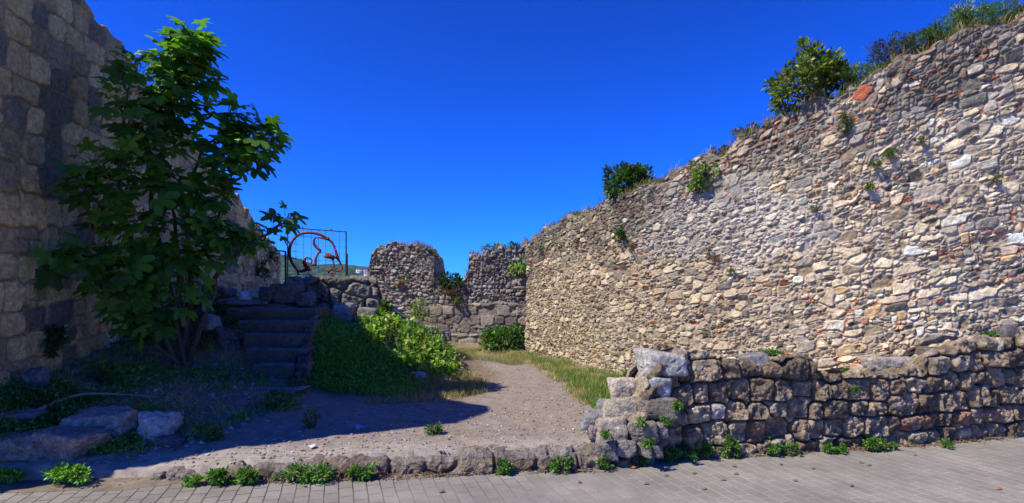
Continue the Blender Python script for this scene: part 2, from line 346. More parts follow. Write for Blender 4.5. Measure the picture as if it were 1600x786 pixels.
def wall(name, mat, prof, T, colour, cs=.3, ch=.2, res=.015, seed=1, amp=.04, mort=.10, rnd=.3, jit=.35, p=3, var=.35,
         psub=0.0, fa=.75, capdrop=0.0, zb=None, endL=None, endR=None, topn=.06, wav=.25, tilt=.02, macro=.05, hexp=.0, loose=0.03, parent=None, vres=None, sizef=None):
    """prof rows: (px, Y, ztop). Front face follows the plan line; the loop goes round both ends and the back."""
    pr = np.array(prof, float); FX = (pr[:, 0] - 800) * pr[:, 1] / F0; FY = pr[:, 1]
    seg = np.hypot(np.diff(FX), np.diff(FY)); ss = np.r_[0, np.cumsum(seg)]; L = ss[-1]
    nf = int(L / res); s = np.linspace(0, L, nf)
    def path(q):
        return np.interp(q, ss, FX), np.interp(q, ss, FY)
    # smooth normal
    def nrm(q):
        x0, y0 = path(np.clip(q - .25, 0, L)); x1, y1 = path(np.clip(q + .25, 0, L))
        tx, ty = x1 - x0, y1 - y0; l = np.hypot(tx, ty) + 1e-9
        return ty / l, -tx / l                             # right-hand side of the direction of travel
    zt = np.interp(s, ss, pr[:, 2]) + topn * ((vn2(s / cs * .9, 0 * s, seed + 50) - .5) * 1.4 + (vn2(s / cs * 2.7, 0 * s, seed + 51) - .5) * .7)
    zbv = (lambda x, y: np.zeros_like(x) - .05) if zb is None else zb
    nT = max(3, int(T / (res * 1.6)))
    nb = max(2, int(L / .15))
    # plan loop: kind 0 left end, 1 front, 2 right end, 3 back
    q = np.concatenate([np.zeros(nT), s, np.full(nT, L), np.linspace(L, 0, nb)])
    dep = np.concatenate([np.linspace(T, 0, nT, endpoint=False), np.zeros(nf), np.linspace(0, T, nT + 1)[1:], np.full(nb, T)])
    arc = np.concatenate([-dep[:nT], s, L + dep[nT + nf:nT + nf + nT], L + T + (L - np.linspace(L, 0, nb))])
    ztl = np.interp(q, s, zt)
    zb_l = zbv(*path(q))
    hmax = float(np.max(ztl - zb_l)); nv = max(4, int(hmax / (vres or res)))
    v = np.linspace(0, 1, nv)[:, None]
    Z = zb_l[None] + (ztl - zb_l)[None] * v
    eL = endL(Z) if endL else 0 * Z; eR = (endR(Z) if endR else 0 * Z)
    Q = eL + q[None] / L * (L - eR - eL)
    A = arc[None] + (Q - q[None])
    hw = (np.interp(q, ss, np.interp(ss, np.linspace(0, L, 9), np.interp(np.linspace(0, L, 9), ss, pr[:, 2]))) - zb_l)[None]
    Wc = (Z - zb_l[None]) * (hw.mean() / hw) ** hexp
    _aa = np.linspace(-3, L * 2 + 6, 900); _uu = np.cumsum(1 / (sizef(_aa) if sizef else 1 + 0 * _aa)) * (_aa[1] - _aa[0])
    def relief(A, Wc, Z):
        uu = np.interp(A, _aa, _uu) / cs + .25 * (vn2(A * 2.2, Wc * 2.2, seed + 20) - .5) * wav * 4 + .12 * (fbm(A * 9, Wc * 9, seed + 22, 2) - .5) * 2 * wav
        rr = Wc / ch + (vn2(A * .5, Wc * .7, seed + 21) - .5) * wav * 3 + .15 * (fbm(A * 8 + 9, Wc * 10, seed + 23, 2) - .5) * 4 * wav
        h, d1, d2, lu, lv = cells(uu, rr, seed, jit, p, var)
        e = d2 - d1
        if psub > 0:
            pz = psub * (.4 + 1.2 * fbm(A * 1.3, Wc * 1.3, seed + 33, 2))
            h2, a1, a2, lu2, lv2 = cells(uu * 2.1 + .3, rr * 1.8, seed + 200, jit, p, var)
            m_ = h[2] < pz
            e2 = np.minimum(e * 2, a2 - a1); e = np.where(m_, e2, e); lu = np.where(m_, lu2, lu); lv = np.where(m_, lv2, lv)
            h = tuple(np.where(m_, b_, a_) for a_, b_ in zip(h, h2))
        prof_ = sm(mort * .35, mort + rnd, e)
        stone = sm(mort * .7, mort * 1.1, e)
        sunk = (h[3] < loose) * 1.0
        fn = fbm(A * 16, Wc * 16, seed + 30, 4) - .5
        pit = fbm(A * 40, Wc * 40, seed + 35, 3) - .5
        D = amp * (prof_ * (.55 + .9 * h[1]) - sunk * 1.3 * prof_) + tilt * (lu * (h[2] - .5) + lv * (h[0] - .5)) * 2 * prof_ \
            + amp * fa * fn * (.4 + .6 * prof_) + amp * fa * .4 * pit + macro * (fbm(A * .8, Wc * .8, seed + 40, 2) - .5) * 2
        return D, h, e, stone, fn, sunk
    D, h, e, stone, fn, sunk = relief(A, Wc, Z)
    col = colour(A / L, A, Z, v + 0 * Z, h, e, stone, fn, sunk, seed)
    X, Y = path(Q); nx, ny = nrm(Q)
    cornerL = np.clip(1 - (arc / .12) ** 2, 0, 1) * (dep[None] < T) if False else 0
    X = X - nx * dep[None]; Y = Y - ny * dep[None]
    # outward direction of the loop
    tx, ty = np.gradient(X, axis=1), np.gradient(Y, axis=1)
    k = 7; ker = np.ones(k) / k
    def smo(a): return np.apply_along_axis(lambda r_: np.convolve(np.pad(r_, k // 2, mode='edge'), ker, 'valid'), 1, a)
    l = np.hypot(tx, ty) + 1e-9; tx, ty = smo(tx / l), smo(ty / l); l = np.hypot(tx, ty) + 1e-9
    ox, oy = ty / l, -tx / l
    topfade = 1 - .35 * sm(.0, .06, Z - (ztl[None] - .06))
    X = X + ox * D * topfade; Y = Y + oy * D * topfade
    nC = len(q)
    V = [np.stack([X, Y, Z], -1).reshape(-1, 3)]; Cc = [col.reshape(-1, 3)]; Fs = [gridfaces(nv, nC)]
    # cap
    nr = max(4, int(T / (res * 1.5)))
    fi = np.arange(nT, nT + nf)
    fx, fy, fz = X[-1, fi], Y[-1, fi], Z[-1, fi]
    onx, ony = nrm(Q[-1, fi]); tt = np.linspace(0, 1, nr)[1:, None]
    cx = fx[None] - onx[None] * (T + .0) * tt; cy = fy[None] - ony[None] * T * tt
    Ac = A[-1, fi][None] + 0 * tt; Wcap = Wc[-1, fi][None] + tt * T
    Dc, hc, ec, stc, fnc, skc = relief(Ac, Wcap, Z[-1, fi][None] + 0 * tt)
    cz = fz[None] + (Dc - .0) * .8 * np.sin(np.pi * np.clip(tt * 3, 0, .5)) + .5 * topn * (fbm(Ac * 3, tt * T * 3, seed + 60, 3) - .5) * 2 * sm(0, .2, tt) - .03 * sm(.8, 1, tt) - capdrop * tt
    cc = colour(Ac / L, Ac, cz, 1 + 0 * cz, hc, ec, stc, fnc, skc, seed)
    base = len(V[0])
    V.append(np.stack([cx, cy, cz], -1).reshape(-1, 3)); Cc.append(cc.reshape(-1, 3))
    idx = np.vstack([(nv - 1) * nC + fi[None], base + np.arange((nr - 1) * nf).reshape(nr - 1, nf)])
    Fs.append(np.stack([idx[:-1, :-1], idx[:-1, 1:], idx[1:, 1:], idx[1:, :-1]], -1).reshape(-1, 4))
    o = mesh_np(name, np.vstack(V), np.vstack(Fs), mat, np.clip(np.vstack(Cc), .01, .85), parent)
    return o, dict(path=path, L=L, ss=ss, zt=lambda q_: np.interp(q_, s, zt), nrm=nrm, T=T, FX=FX, FY=FY, pr=pr)

def zp(py, Y): return CH - (py - HZ) * Y / F0
def ground_base(x, y): return H0(x, y) - .12
# --- tall rubble wall on the right
RW = [(822, 12.6, 384), (850, 12.0, 362), (870, 11.6, 350), (918, 10.5, 330), (960, 9.7, 306), (1010, 9.1, 286), (1080, 8.6, 256), (1140, 8.2, 230), (1200, 7.9, 194),
      (1250, 7.65, 168), (1300, 7.45, 150), (1345, 7.3, 126), (1400, 7.15, 100), (1450, 7.05, 84), (1500, 6.95, 58), (1550, 6.88, 40), (1600, 6.82, 16), (1680, 6.75, -25), (1800, 6.7, -90)]
RWp = [(a, b, zp(c, b)) for a, b, c in RW]
def col_right(un, A, Z, v, h, e, st, fn, sunk, seed):
    hv = v; n = fbm(A * .7, Z * .9, seed + 70, 3); n2 = fbm(A * 2.5, Z * 2.5, seed + 71, 3)
    upper = sm(.62, .9, hv + .5 * (n - .5))
    mid = 1 - upper
    lime = np.clip(1 - np.hypot((A - 5.3) / 1.9, (Z - 2.65) / .95), 0, 1); lime = sm(.1, .5, lime + .6 * (n2 - .5))
    tab = [((.56, .455, .32), 1.6 * mid + .2), ((.45, .355, .245), 1.5), ((.68, .60, .47), .5 * mid + .1), ((.33, .29, .235), 1.2 + 1.3 * upper),
           ((.20, .185, .155), .65 + 1.5 * upper), ((.085, .08, .075), .24), ((.54, .37, .19), .35 * mid), ((.38, .115, .055), .05), ((.46, .24, .16), .08), ((.26, .195, .135), .55 + .6 * upper)]
    s_ = pick(h[0], tab, 0)
    s_ = s_ * (.62 + .66 * h[2])[..., None]
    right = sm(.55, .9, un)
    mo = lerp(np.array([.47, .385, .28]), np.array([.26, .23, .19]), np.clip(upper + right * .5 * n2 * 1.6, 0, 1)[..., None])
    mo = mo * (.75 + .5 * n2)[..., None]
    # mortar wiped over some stones
    smear = sm(.5, .68, fbm(A * 3.2, Z * 4.5, seed + 72, 4)) * .6 * (1 - .6 * upper)
    f = (st * (1 - smear))[..., None]
    c = lerp(mo, s_, f)
    # brick crumbs pressed into the joints
    cr = (fbm(A * 14, Z * 22, seed + 73, 2) > .66) & (n > .46)
    c = np.where((cr & (st < .9))[..., None], np.array([.38, .125, .065]), c)
    c = lerp(c, np.array([.52, .51, .50]), (lime * .42 * sm(.3, .6, n2 + .2))[..., None])
    c = c * lerp(1.0, 1.42, sm(.32, .75, un))[..., None] * np.array([.93, .91, .815])  # brightened towards the right end, making up in colour for weaker sun there
    stain = sm(.55, .75, fbm(A * 1.1, Z * .5, seed + 74, 4)) * upper * .35
    c = c * (1 - stain)[..., None] * (1 + .5 * fn)[..., None]
    return c * (1 - .45 * sunk)[..., None]
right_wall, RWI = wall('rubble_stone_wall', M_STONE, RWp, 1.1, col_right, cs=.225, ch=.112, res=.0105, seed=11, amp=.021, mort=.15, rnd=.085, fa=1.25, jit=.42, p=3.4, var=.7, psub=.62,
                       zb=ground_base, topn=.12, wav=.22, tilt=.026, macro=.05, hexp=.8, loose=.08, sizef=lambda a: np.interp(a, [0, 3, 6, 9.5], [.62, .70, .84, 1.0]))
tag(right_wall, 'tall pale rubble stone wall with red brick scraps, rising to the right', 'wall')

# --- left wall in shade
def leftwall():
    rows = []
    XY = [(-4.90, 4.04), (-4.96, 4.45), (-5.04, 4.85), (-5.18, 5.5), (-5.32, 6.2), (-5.48, 7.0), (-5.66, 7.9), (-5.95, 9.2), (-6.45, 11.2), (-7.3, 15), (-8.05, 18.9)]
    zs = [5.9, 6.3, 6.45, 5.75, 5.3, 5.34, 5.12, 4.9, 4.72, 3.9, 2.95]
    out = []
    for (x, y), z in zip(XY, zs): out.append((800 + F0 * x / y, y, z))
    return out
def col_left(un, A, Z, v, h, e, st, fn, sunk, seed):
    n = fbm(A * .8, Z * .8, seed + 70, 3); n2 = fbm(A * 4, Z * 4, seed + 71, 3)
    low = sm(2.6, 1.2, Z + 1.0 * (n - .5))
    tab = [((.70, .46, .19), 1.4), ((.57, .39, .165), 1.2), ((.39, .28, .14), 1.0), ((.80, .56, .24), .5 + 2.0 * low), ((.82, .74, .55), .10), ((.24, .19, .12), .5)]
    s_ = pick(h[0], tab, 0) * (.85 + .3 * h[2])[..., None]
    mo = np.array([.40, .28, .14]) * (.7 + .6 * n2)[..., None]
    c = lerp(mo, s_, st[..., None])
    moss = sm(.52, .7, fbm(A * 1.3, Z * 1.3, seed + 75, 4)) * .15
    c = lerp(c, np.array([.07, .08, .05]), moss[..., None])
    return c * (1 + .6 * fn)[..., None]
left_wall, LWI = wall('block_stone_wall', M_STONE, leftwall(), 1.3, col_left, cs=.36, ch=.275, res=.0145, seed=31, amp=.027, mort=.09, rnd=.06, jit=.2, p=8, var=.34, fa=1.7, psub=.10,
                      zb=ground_base, topn=.16, wav=.13, tilt=.03, macro=.045, hexp=.3, loose=.05)
tag(left_wall, 'high shaded wall of squared stone blocks behind the fig tree', 'wall')

# --- low dark wall by the street
LOW = [(972, 5.11, 704), (986, 5.14, 672), (1000, 5.16, 640), (1012, 5.2, 600), (1026, 5.24, 566), (1050, 5.33, 556), (1085, 5.36, 552), (1130, 5.40, 556), (1160, 5.43, 566), (1200, 5.46, 560), (1268, 5.57, 559), (1276, 5.58, 580), (1330, 5.66, 586), (1400, 5.74, 579),
       (1440, 5.83, 574), (1450, 5.85, 552), (1478, 5.9, 536), (1560, 6.09, 528), (1600, 6.18, 522), (1680, 6.4, 520), (1800, 6.7, 516)]
LOWp = [(a, b, zp(c, b)) for a, b, c in LOW]
def col_low(un, A, Z, v, h, e, st, fn, sunk, seed):
    n = fbm(A * 3, Z * 3, seed + 70, 3); n2 = fbm(A * 9, Z * 9, seed + 71, 3)
    tab = [((.29, .21, .125), 2.4), ((.35, .265, .165), 1.8), ((.19, .14, .085), 1.6), ((.43, .34, .22), .8), ((.36, .205, .12), .5), ((.48, .42, .34), .14)]
    s_ = pick(h[0], tab, 0) * (.85 + .3 * h[2])[..., None]
    mo = np.array([.06, .046, .034]) * (.6 + .8 * n2)[..., None]
    c = lerp(mo, s_, st[..., None])
    lich = sm(.62, .75, n2) * .45
    c = lerp(c, np.array([.30, .27, .21]), (lich * st)[..., None])
    return c * (1 + 1.5 * fn)[..., None]
low_wall, LOI = wall('low_stone_wall', M_DARK, LOWp, .32, col_low, cs=.225, ch=.198, res=.0085, seed=57, amp=.055, mort=.065, rnd=.12, jit=.22, p=6, var=.36, fa=1.35, capdrop=.14,
                     zb=lambda x, y: np.zeros_like(x) - .04, topn=.06, wav=.12, tilt=.05, macro=.03, hexp=.3, loose=.02)
tag(low_wall, 'low wall of dark rounded volcanic blocks along the grey paved street', 'low wall')

# --- kerb of rough stones
KB = [(238, 4.66, .03), (262, 4.66, .06), (330, 4.68, .07), (400, 4.70, .11), (450, 4.72, .12), (560, 4.78, .12), (700, 4.86, .125), (820, 4.92, .13), (945, 4.99, .14)]
def col_kerb(un, A, Z, v, h, e, st, fn, sunk, seed):
    n2 = fbm(A * 9, Z * 9, seed + 71, 3)
    s_ = pick(h[0], [((.25, .19, .125), 2), ((.19, .145, .095), 1.6), ((.20, .105, .07), .5), ((.31, .245, .165), .8)], 0) * (.85 + .3 * h[2])[..., None]
    c = lerp(np.array([.11, .095, .08]), s_, st[..., None]); cap = (v > .97)[..., None]
    c = lerp(c, np.array([.27, .235, .205]), cap * .6 * (.4 + .9 * n2)[..., None])
    return c * (1 + .6 * fn)[..., None]
kerb, _ = wall('stone_kerb', M_DARK, KB, .26, col_kerb, cs=.36, ch=.3, res=.007, seed=83, amp=.042, mort=.05, rnd=.10, jit=.35, p=6, var=.45, fa=1.3,
               zb=lambda x, y: np.zeros_like(x) - .03, topn=.05, wav=.15, tilt=.03, macro=.02, loose=0)
tag(kerb, 'rough grey stone kerb between the earth path and the paved street', 'kerb')

# --- ruined rampart at the back: rubble above, squared blocks below
BK = [(578, 420), (581, 396), (588, 388), (612, 386), (640, 386), (668, 389), (676, 396), (679, 412), (681, 436), (690, 452), (712, 456), (728, 444), (732, 425), (733, 402), (737, 393), (770, 391), (800, 389), (822, 386), (850, 380), (870, 375)]
bky = lambda px: np.interp(px, [570, 690, 870], [15.6, 15.2, 14.9])
BKp = [(a, float(bky(a)), zp(b, float(bky(a)))) for a, b in BK]
def col_back(un, A, Z, v, h, e, st, fn, sunk, seed):
    n = fbm(A * 1.2, Z * 1.2, seed + 70, 3); n2 = fbm(A * 4, Z * 4, seed + 71, 3)
    s_ = pick(h[0], [((.33, .285, .235), 1.6), ((.24, .205, .165), 1.6), ((.45, .40, .34), .9), ((.14, .125, .11), .5), ((.30, .13, .08), .12), ((.36, .26, .175), .5)], 0) * (.85 + .3 * h[2])[..., None]
    mo = np.array([.20, .18, .155]) * (.6 + .8 * n2)[..., None]
    c = lerp(mo, s_, (st * (1 - .4 * sm(.5, .7, n2)))[..., None])
    return c * (1 + .7 * fn)[..., None]
rampart = empty('ruined_rampart', (-1.0, 15.3, .4)); tag(rampart, 'broken rampart with two ragged stumps and a gap, closing the end of the path', 'ruined wall')
rb, BKI = wall('rubble_masonry', M_STONE, BKp, .9, col_back, cs=.16, ch=.105, res=.02, seed=91, amp=.05, mort=.12, rnd=.2, jit=.42, p=2.8, var=.5, psub=.5,
               zb=lambda x, y: np.zeros_like(x) + .2, topn=.2, wav=.25, tilt=.02, macro=.05, loose=.06)
BB = [(600, 15.42, .95), (690, 15.08, 1.3), (735, 14.98, 1.34), (790, 14.86, 1.38), (822, 14.80, 1.34), (850, 14.7, 1.3)]
def col_blocks(un, A, Z, v, h, e, st, fn, sunk, seed):
    s_ = pick(h[0], [((.26, .215, .165), 1.6), ((.33, .28, .215), 1.2), ((.18, .155, .125), 1.0), ((.38, .29, .20), .4)], 0) * (.85 + .3 * h[2])[..., None]
    return lerp(np.array([.12, .105, .09]) + 0 * s_, s_, st[..., None]) * (1 + .6 * fn)[..., None]
bb, _ = wall('block_courses', M_STONE, BB, .3, col_blocks, cs=.38, ch=.27, res=.02, seed=95, amp=.03, mort=.06, rnd=.12, jit=.3, p=6, var=.5, psub=.25,
             zb=lambda x, y: np.zeros_like(x) + .2, topn=.05, wav=.08, tilt=.015, macro=.04, loose=.03)
LG = [(705, 14.3, .50), (740, 14.25, .53), (790, 14.2, .55), (800, 14.2, .50)]
lg, _ = wall('footing_ledge', M_STONE, LG, .3, col_blocks, cs=.45, ch=.3, res=.025, seed=97, amp=.03, mort=.06, rnd=.15, jit=.25, p=5, var=.35, zb=lambda x, y: np.zeros_like(x) + .2, topn=.04, wav=.1, macro=.04)
for o in (rb, bb, lg):
    o.data.transform(__import__('mathutils').Matrix.Translation((1.0, -15.3, -.4))); o.parent = rampart

# --- retaining wall of big blocks right of the steps, and its dark rubble stump
RB = [(486, 9.75, 438), (520, 9.8, 436), (535, 9.82, 439), (545, 9.84, 436), (560, 9.9, 437), (589, 9.95, 437), (592, 9.97, 470), (640, 10.1, 500), (668, 10.3, 512)]
RBp = [(a, b, zp(c, b)) for a, b, c in RB]
def col_big(un, A, Z, v, h, e, st, fn, sunk, seed):
    n2 = fbm(A * 7, Z * 7, seed + 71, 3)
    s_ = pick(h[0], [((.215, .18, .135), 1.5), ((.26, .23, .185), 1.1), ((.165, .145, .12), 1.2), ((.33, .31, .28), .4)], 0) * (.85 + .3 * h[2])[..., None]
    return lerp(np.array([.10, .085, .07]) + 0 * s_, s_, st[..., None]) * (1 + .9 * fn)[..., None]
big_wall, _ = wall('retaining_wall', M_DARK, RBp, .5, col_big, cs=.37, ch=.245, res=.014, seed=103, amp=.07, mort=.07, rnd=.17, fa=1.1, jit=.28, p=3.6, var=.34,
                   zb=ground_base, topn=.03, wav=.15, tilt=.05, macro=.03, loose=0)
tag(big_wall, 'wall of large weathered boulders between the steps and the ruined rampart', 'retaining wall')
ST = [(434, 9.95, 470), (441, 9.9, 446), (452, 9.85, 430), (463, 9.8, 434), (474, 9.8, 442), (484, 9.78, 448), (489, 9.76, 450)]
STp = [(a, b, zp(c, b)) for a, b, c in ST]
stump, _ = wall('rubble_stump', M_STONE, STp, .6, col_back, cs=.16, ch=.12, res=.014, seed=107, amp=.05, mort=.1, rnd=.25, jit=.42, p=2.6, var=.5, zb=ground_base, topn=.10, macro=.06)
tag(stump, 'small heap of broken wall core in the shade below the wire panel', 'wall stump')

# ------------------------------------------------------------------ distant hills
def hills():
    m, t, b = mat_base('wooded_hill')
    g = t.nodes.new('ShaderNodeNewGeometry')
    n = N(t, 'ShaderNodeTexNoise', Scale=.06, Detail=10.0, Roughness=.75); t.links.new(g.outputs['Position'], n.inputs['Vector'])
    cr = t.nodes.new('ShaderNodeValToRGB'); cr.color_ramp.elements[0].position = .44; cr.color_ramp.elements[1].position = .58
    cr.color_ramp.elements[0].color = (.006, .022, .022, 1); cr.color_ramp.elements[1].color = (.06, .12, .05, 1)
    t.links.new(n.outputs[0], cr.inputs[0]); t.links.new(cr.outputs[0], b.inputs['Base Color']); b.inputs['Roughness'].default_value = 1
    b.inputs['Specular IOR Level'].default_value = 0
    x = np.linspace(-1500, 900, 340); y = np.linspace(1100, 2300, 150); X, Y = np.meshgrid(x, y)
    px = 800 + F0 * X / Y
    crest = np.interp(px, [-200, 200, 400, 450, 490, 530, 580, 640, 720, 850, 1000], [330, 370, 396, 400, 414, 412, 417, 428, 442, 456, 460])
    rise = np.sin(np.clip((Y - 1100) / 900, 0, 1) * np.pi / 2) ** 1.2
    Z = (HZ - crest) * 2000 / F0 * rise - 3 + 16 * (fbm(X / 34, Y / 34, 4, 5) - .5) + 30 * (fbm(X / 260, Y / 260, 14, 3) - .5) * rise * .5
    Z = np.where(Y > 2000, Z - (Y - 2000) * .1, Z)
    o = mesh_np('hills', np.stack([X, Y, Z], -1).reshape(-1, 3), gridfaces(150, 340), m)
    tag(o, 'wooded blue green hills far behind the ruins', kind='structure')
    return x, y, Z
hx, hy, hZ = hills()
M_PLASTER = plain_w = None
def far_house(px, Y, wd, hh_, label, wallc=(.62, .60, .56)):
    X = (px - 800) * Y / F0; i = int(np.argmin(abs(hx - X))); j = int(np.argmin(abs(hy - Y))); z = float(hZ[j, i])
    h = bpy.data.objects.new('hill_house', None); COL.objects.link(h); h.location = (X, Y, z); tag(h, label, 'house')
    def bx(x0, x1, y0, y1, z0, z1, gable=False):
        V = [(x0, y0, z0), (x1, y0, z0), (x1, y1, z0), (x0, y1, z0), (x0, y0, z1), (x1, y0, z1), (x1, y1, z1), (x0, y1, z1)]
        if gable: V[6] = (x1, (y0 + y1) / 2, z1); V[7] = (x0, (y0 + y1) / 2, z1); V[4] = (x0, (y0 + y1) / 2, z1); V[5] = (x1, (y0 + y1) / 2, z1)
        return np.array(V, float), np.array([[0, 1, 5, 4], [1, 2, 6, 5], [2, 3, 7, 6], [3, 0, 4, 7], [4, 5, 6, 7], [0, 3, 2, 1]])
    V, Fc = bx(-wd / 2, wd / 2, 0, wd * .7, -6, hh_); mesh_np('wall', V, Fc, M_STONE, np.tile(wallc, (8, 1)), h, smooth=False)
    V, Fc = bx(-wd / 2 - .4, wd / 2 + .4, -.4, wd * .7 + .4, hh_ + .02, hh_ + 3.2, True); mesh_np('roof', V, Fc, M_STONE, np.tile((.35, .17, .11), (8, 1)), h, smooth=False)
    for k in range(3):
        V, Fc = bx(-wd / 2 + wd * (.15 + .27 * k), -wd / 2 + wd * (.30 + .27 * k), -.12, -.02, hh_ * .4, hh_ * .72); mesh_np('window', V, Fc, M_STONE, np.tile((.05, .06, .08), (8, 1)), h, smooth=False)
for a in [(561, 1500, 17, 9, 'leftmost white house on the distant wooded hill'), (568, 1540, 22, 11, 'widest white house on the distant wooded hill'), (573, 1470, 15, 8, 'white house low on the distant hill, nearest the rampart'), (577, 1560, 16, 10, 'small white house highest on the distant hill beside the rampart')]:
    far_house(*a)

# ------------------------------------------------------------------ small builders
def tube(pts, rad, n=8):
    pts = np.array(pts, float); rad = np.broadcast_to(np.asarray(rad, float), (len(pts),))
    T_ = np.gradient(pts, axis=0); T_ /= np.linalg.norm(T_, axis=1)[:, None] + 1e-9
    ref = np.array([.3, .2, .93]) if abs(T_[0, 2]) < .9 else np.array([1., .1, 0])
    a = np.cross(T_, ref); a /= np.linalg.norm(a, axis=1)[:, None] + 1e-9; b = np.cross(T_, a)
    th = np.arange(n) / n * 2 * np.pi
    V = pts[:, None] + rad[:, None, None] * (np.cos(th)[None, :, None] * a[:, None] + np.sin(th)[None, :, None] * b[:, None])
    m = len(pts); i = np.arange(m * n).reshape(m, n); j = np.roll(i, -1, 1)
    Fq = np.stack([i[:-1], j[:-1], j[1:], i[1:]], -1).reshape(-1, 4)
    V = np.vstack([V.reshape(-1, 3), pts[:1], pts[-1:]]); e0, e1 = m * n, m * n + 1
    caps = [[e0, j[0, k], i[0, k], i[0, k]] for k in range(0)]
    return V[:m * n], Fq
def join(parts):
    V = []; Fq = []; o = 0
    for v, f in parts: V.append(v); Fq.append(f + o); o += len(v)
    return np.vstack(V), np.vstack(Fq)
def smooth_path(pts, k=8):
    pts = np.array(pts, float); n = len(pts); out = []
    for i in range(n - 1):
        p0, p1, p2, p3 = pts[max(i - 1, 0)], pts[i], pts[i + 1], pts[min(i + 2, n - 1)]
        for t in np.linspace(0, 1, k, endpoint=False):
            out.append(.5 * ((2 * p1) + (-p0 + p2) * t + (2 * p0 - 5 * p1 + 4 * p2 - p3) * t * t + (-p0 + 3 * p1 - 3 * p2 + p3) * t ** 3))
    out.append(pts[-1]); return np.array(out)

_ico = {}
def ico(l):
    if l not in _ico:
        bm = bmesh.new(); bmesh.ops.create_icosphere(bm, subdivisions=l, radius=1)
        bm.verts.ensure_lookup_table()
        _ico[l] = (np.array([v.co for v in bm.verts]), np.array([[v.index for v in f.verts] for f in bm.faces])); bm.free()
    return _ico[l]
def rock_geo(dims, seed, l=5, rough=.09, blocky=3.0):
    V, Fc = ico(l); r = np.random.default_rng(seed)
    nrmls = np.vstack([np.eye(3), -np.eye(3)]); nrmls = nrmls + r.normal(0, .16, (6, 3)); extra = r.normal(0, 1, (7, 3))
    nn = np.vstack([nrmls, extra]); nn /= np.linalg.norm(nn, axis=1)[:, None]
    dd = np.r_[r.uniform(.8, .95, 6), r.uniform(.98, 1.2, 7)]
    dot = V @ nn.T; q = np.where(dot > 1e-3, dd[None] / np.maximum(dot, 1e-3), 99)
    k = 14; rad = (np.sum(q ** -k, 1)) ** (-1 / k)
    rad = rad * (1 + rough * 2 * (fbm3(V * 2.2 + seed, seed, 4) - .5) + rough * (fbm3(V * 7 + seed, seed + 3, 4) - .5) * 1.4)
    return V * rad[:, None] * np.array(dims) / 2, Fc
def rock(name, loc, dims, seed, c, rot=0, label=None, cat='stone', group=None, sink=.12, l=5, rough=.08, mat=None, parent=None):
    V, Fc = rock_geo(dims, seed, l, rough)
    cs_, sn = math.cos(rot), math.sin(rot)
    V = np.c_[V[:, 0] * cs_ - V[:, 1] * sn, V[:, 0] * sn + V[:, 1] * cs_, V[:, 2]]
    V[:, 2] += dims[2] * (.5 - sink)
    c = np.array(c)
    n = fbm3(V * 6 + seed, seed, 4)[:, None]; n2 = fbm3(V * 25 + seed, seed + 9, 3)[:, None]
    col = c * (.55 + .9 * n) * (.7 + .6 * n2)
    o = mesh_np(name, V, Fc, mat or M_DARK, np.clip(col, .01, .8)); o.location = loc
    if label: tag(o, label, cat, group)
    return o
def ground_at(px, py):
    X, Y, Z, ok = ray(px, py); return float(X[0]), float(Y[0]), float(Z[0])

# steps ---------------------------------------------------------------
def rough_box(x0, x1, y0, y1, z0, z1, seed, step=.03, amp=.012, c=(.13, .10, .075)):
    bm = bmesh.new()
    nx, ny, nz = [max(2, int((b - a) / step)) for a, b in ((x0, x1), (y0, y1), (z0, z1))]
    amp = amp * 1.6; parts = []
    def face(o, du, dv, nu, nv):
        u, v = np.meshgrid(np.linspace(0, 1, nu), np.linspace(0, 1, nv))
        return (np.array(o) + u[..., None] * np.array(du) + v[..., None] * np.array(dv)).reshape(-1, 3), gridfaces(nv, nu)
    dx, dy, dz = x1 - x0, y1 - y0, z1 - z0
    parts += [face((x0, y0, z0), (dx, 0, 0), (0, 0, dz), nx, nz), face((x1, y1, z0), (-dx, 0, 0), (0, 0, dz), nx, nz),
              face((x0, y1, z0), (0, -dy, 0), (0, 0, dz), ny, nz), face((x1, y0, z0), (0, dy, 0), (0, 0, dz), ny, nz),
              face((x0, y0, z1), (dx, 0, 0), (0, dy, 0), nx, ny)]
    bm.free()
    V, Fc = join(parts)
    # worn nose
    nose = np.exp(-((V[:, 1] - y0) / .03) ** 2) * np.exp(-((V[:, 2] - z1) / .03) ** 2)
    d = np.stack([fbm3(V * 7, seed + k, 4) - .5 for k in range(3)], -1) * amp * 2.4
    V = V + d; V[:, 2] -= nose * .018; V[:, 1] += nose * .012
    col = np.array(c) * (.6 + .8 * fbm3(V * 9, seed + 5, 4)[:, None])
    topf = sm(z1 - .03, z1 - .005, V[:, 2])[:, None]
    col = lerp(col, np.array([.22, .205, .20]) * (.4 + .9 * fbm3(V * 14, seed + 6, 4)[:, None]), topf * .8)
    return V, Fc, col
bx_, by_ = P(440, 597, 7.3)[:2]
steps = empty('stone_steps', (bx_, by_, .42)); tag(steps, 'flight of five worn dark steps climbing to the terrace, in shade', 'steps')
nose = [(569, 402, 477, 7.3), (545, 398, 478, 7.6), (522, 394, 485, 7.9), (501, 384, 490, 8.2), (482, 366, 492, 8.5)]
for k, (py, pl, pr_, Y) in enumerate(nose):
    z = zp(py, Y); x0 = (pl - 800) * Y / F0; x1 = (pr_ - 800) * Y / F0
    V, Fc, col = rough_box(x0 - (.12 if k else .05), x1, Y, Y + (.33 if k < 4 else .6), z - .24 - .02 * k, z, 200 + k)
    mesh_np('step', to_local(V, steps.location), Fc, M_STONE, col, steps)
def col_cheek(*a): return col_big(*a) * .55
cheek = [(479, 7.25, zp(578, 7.3)), (484, 7.75, zp(545, 7.75)), (490, 8.2, zp(512, 8.2)), (498, 8.7, zp(488, 8.7))]
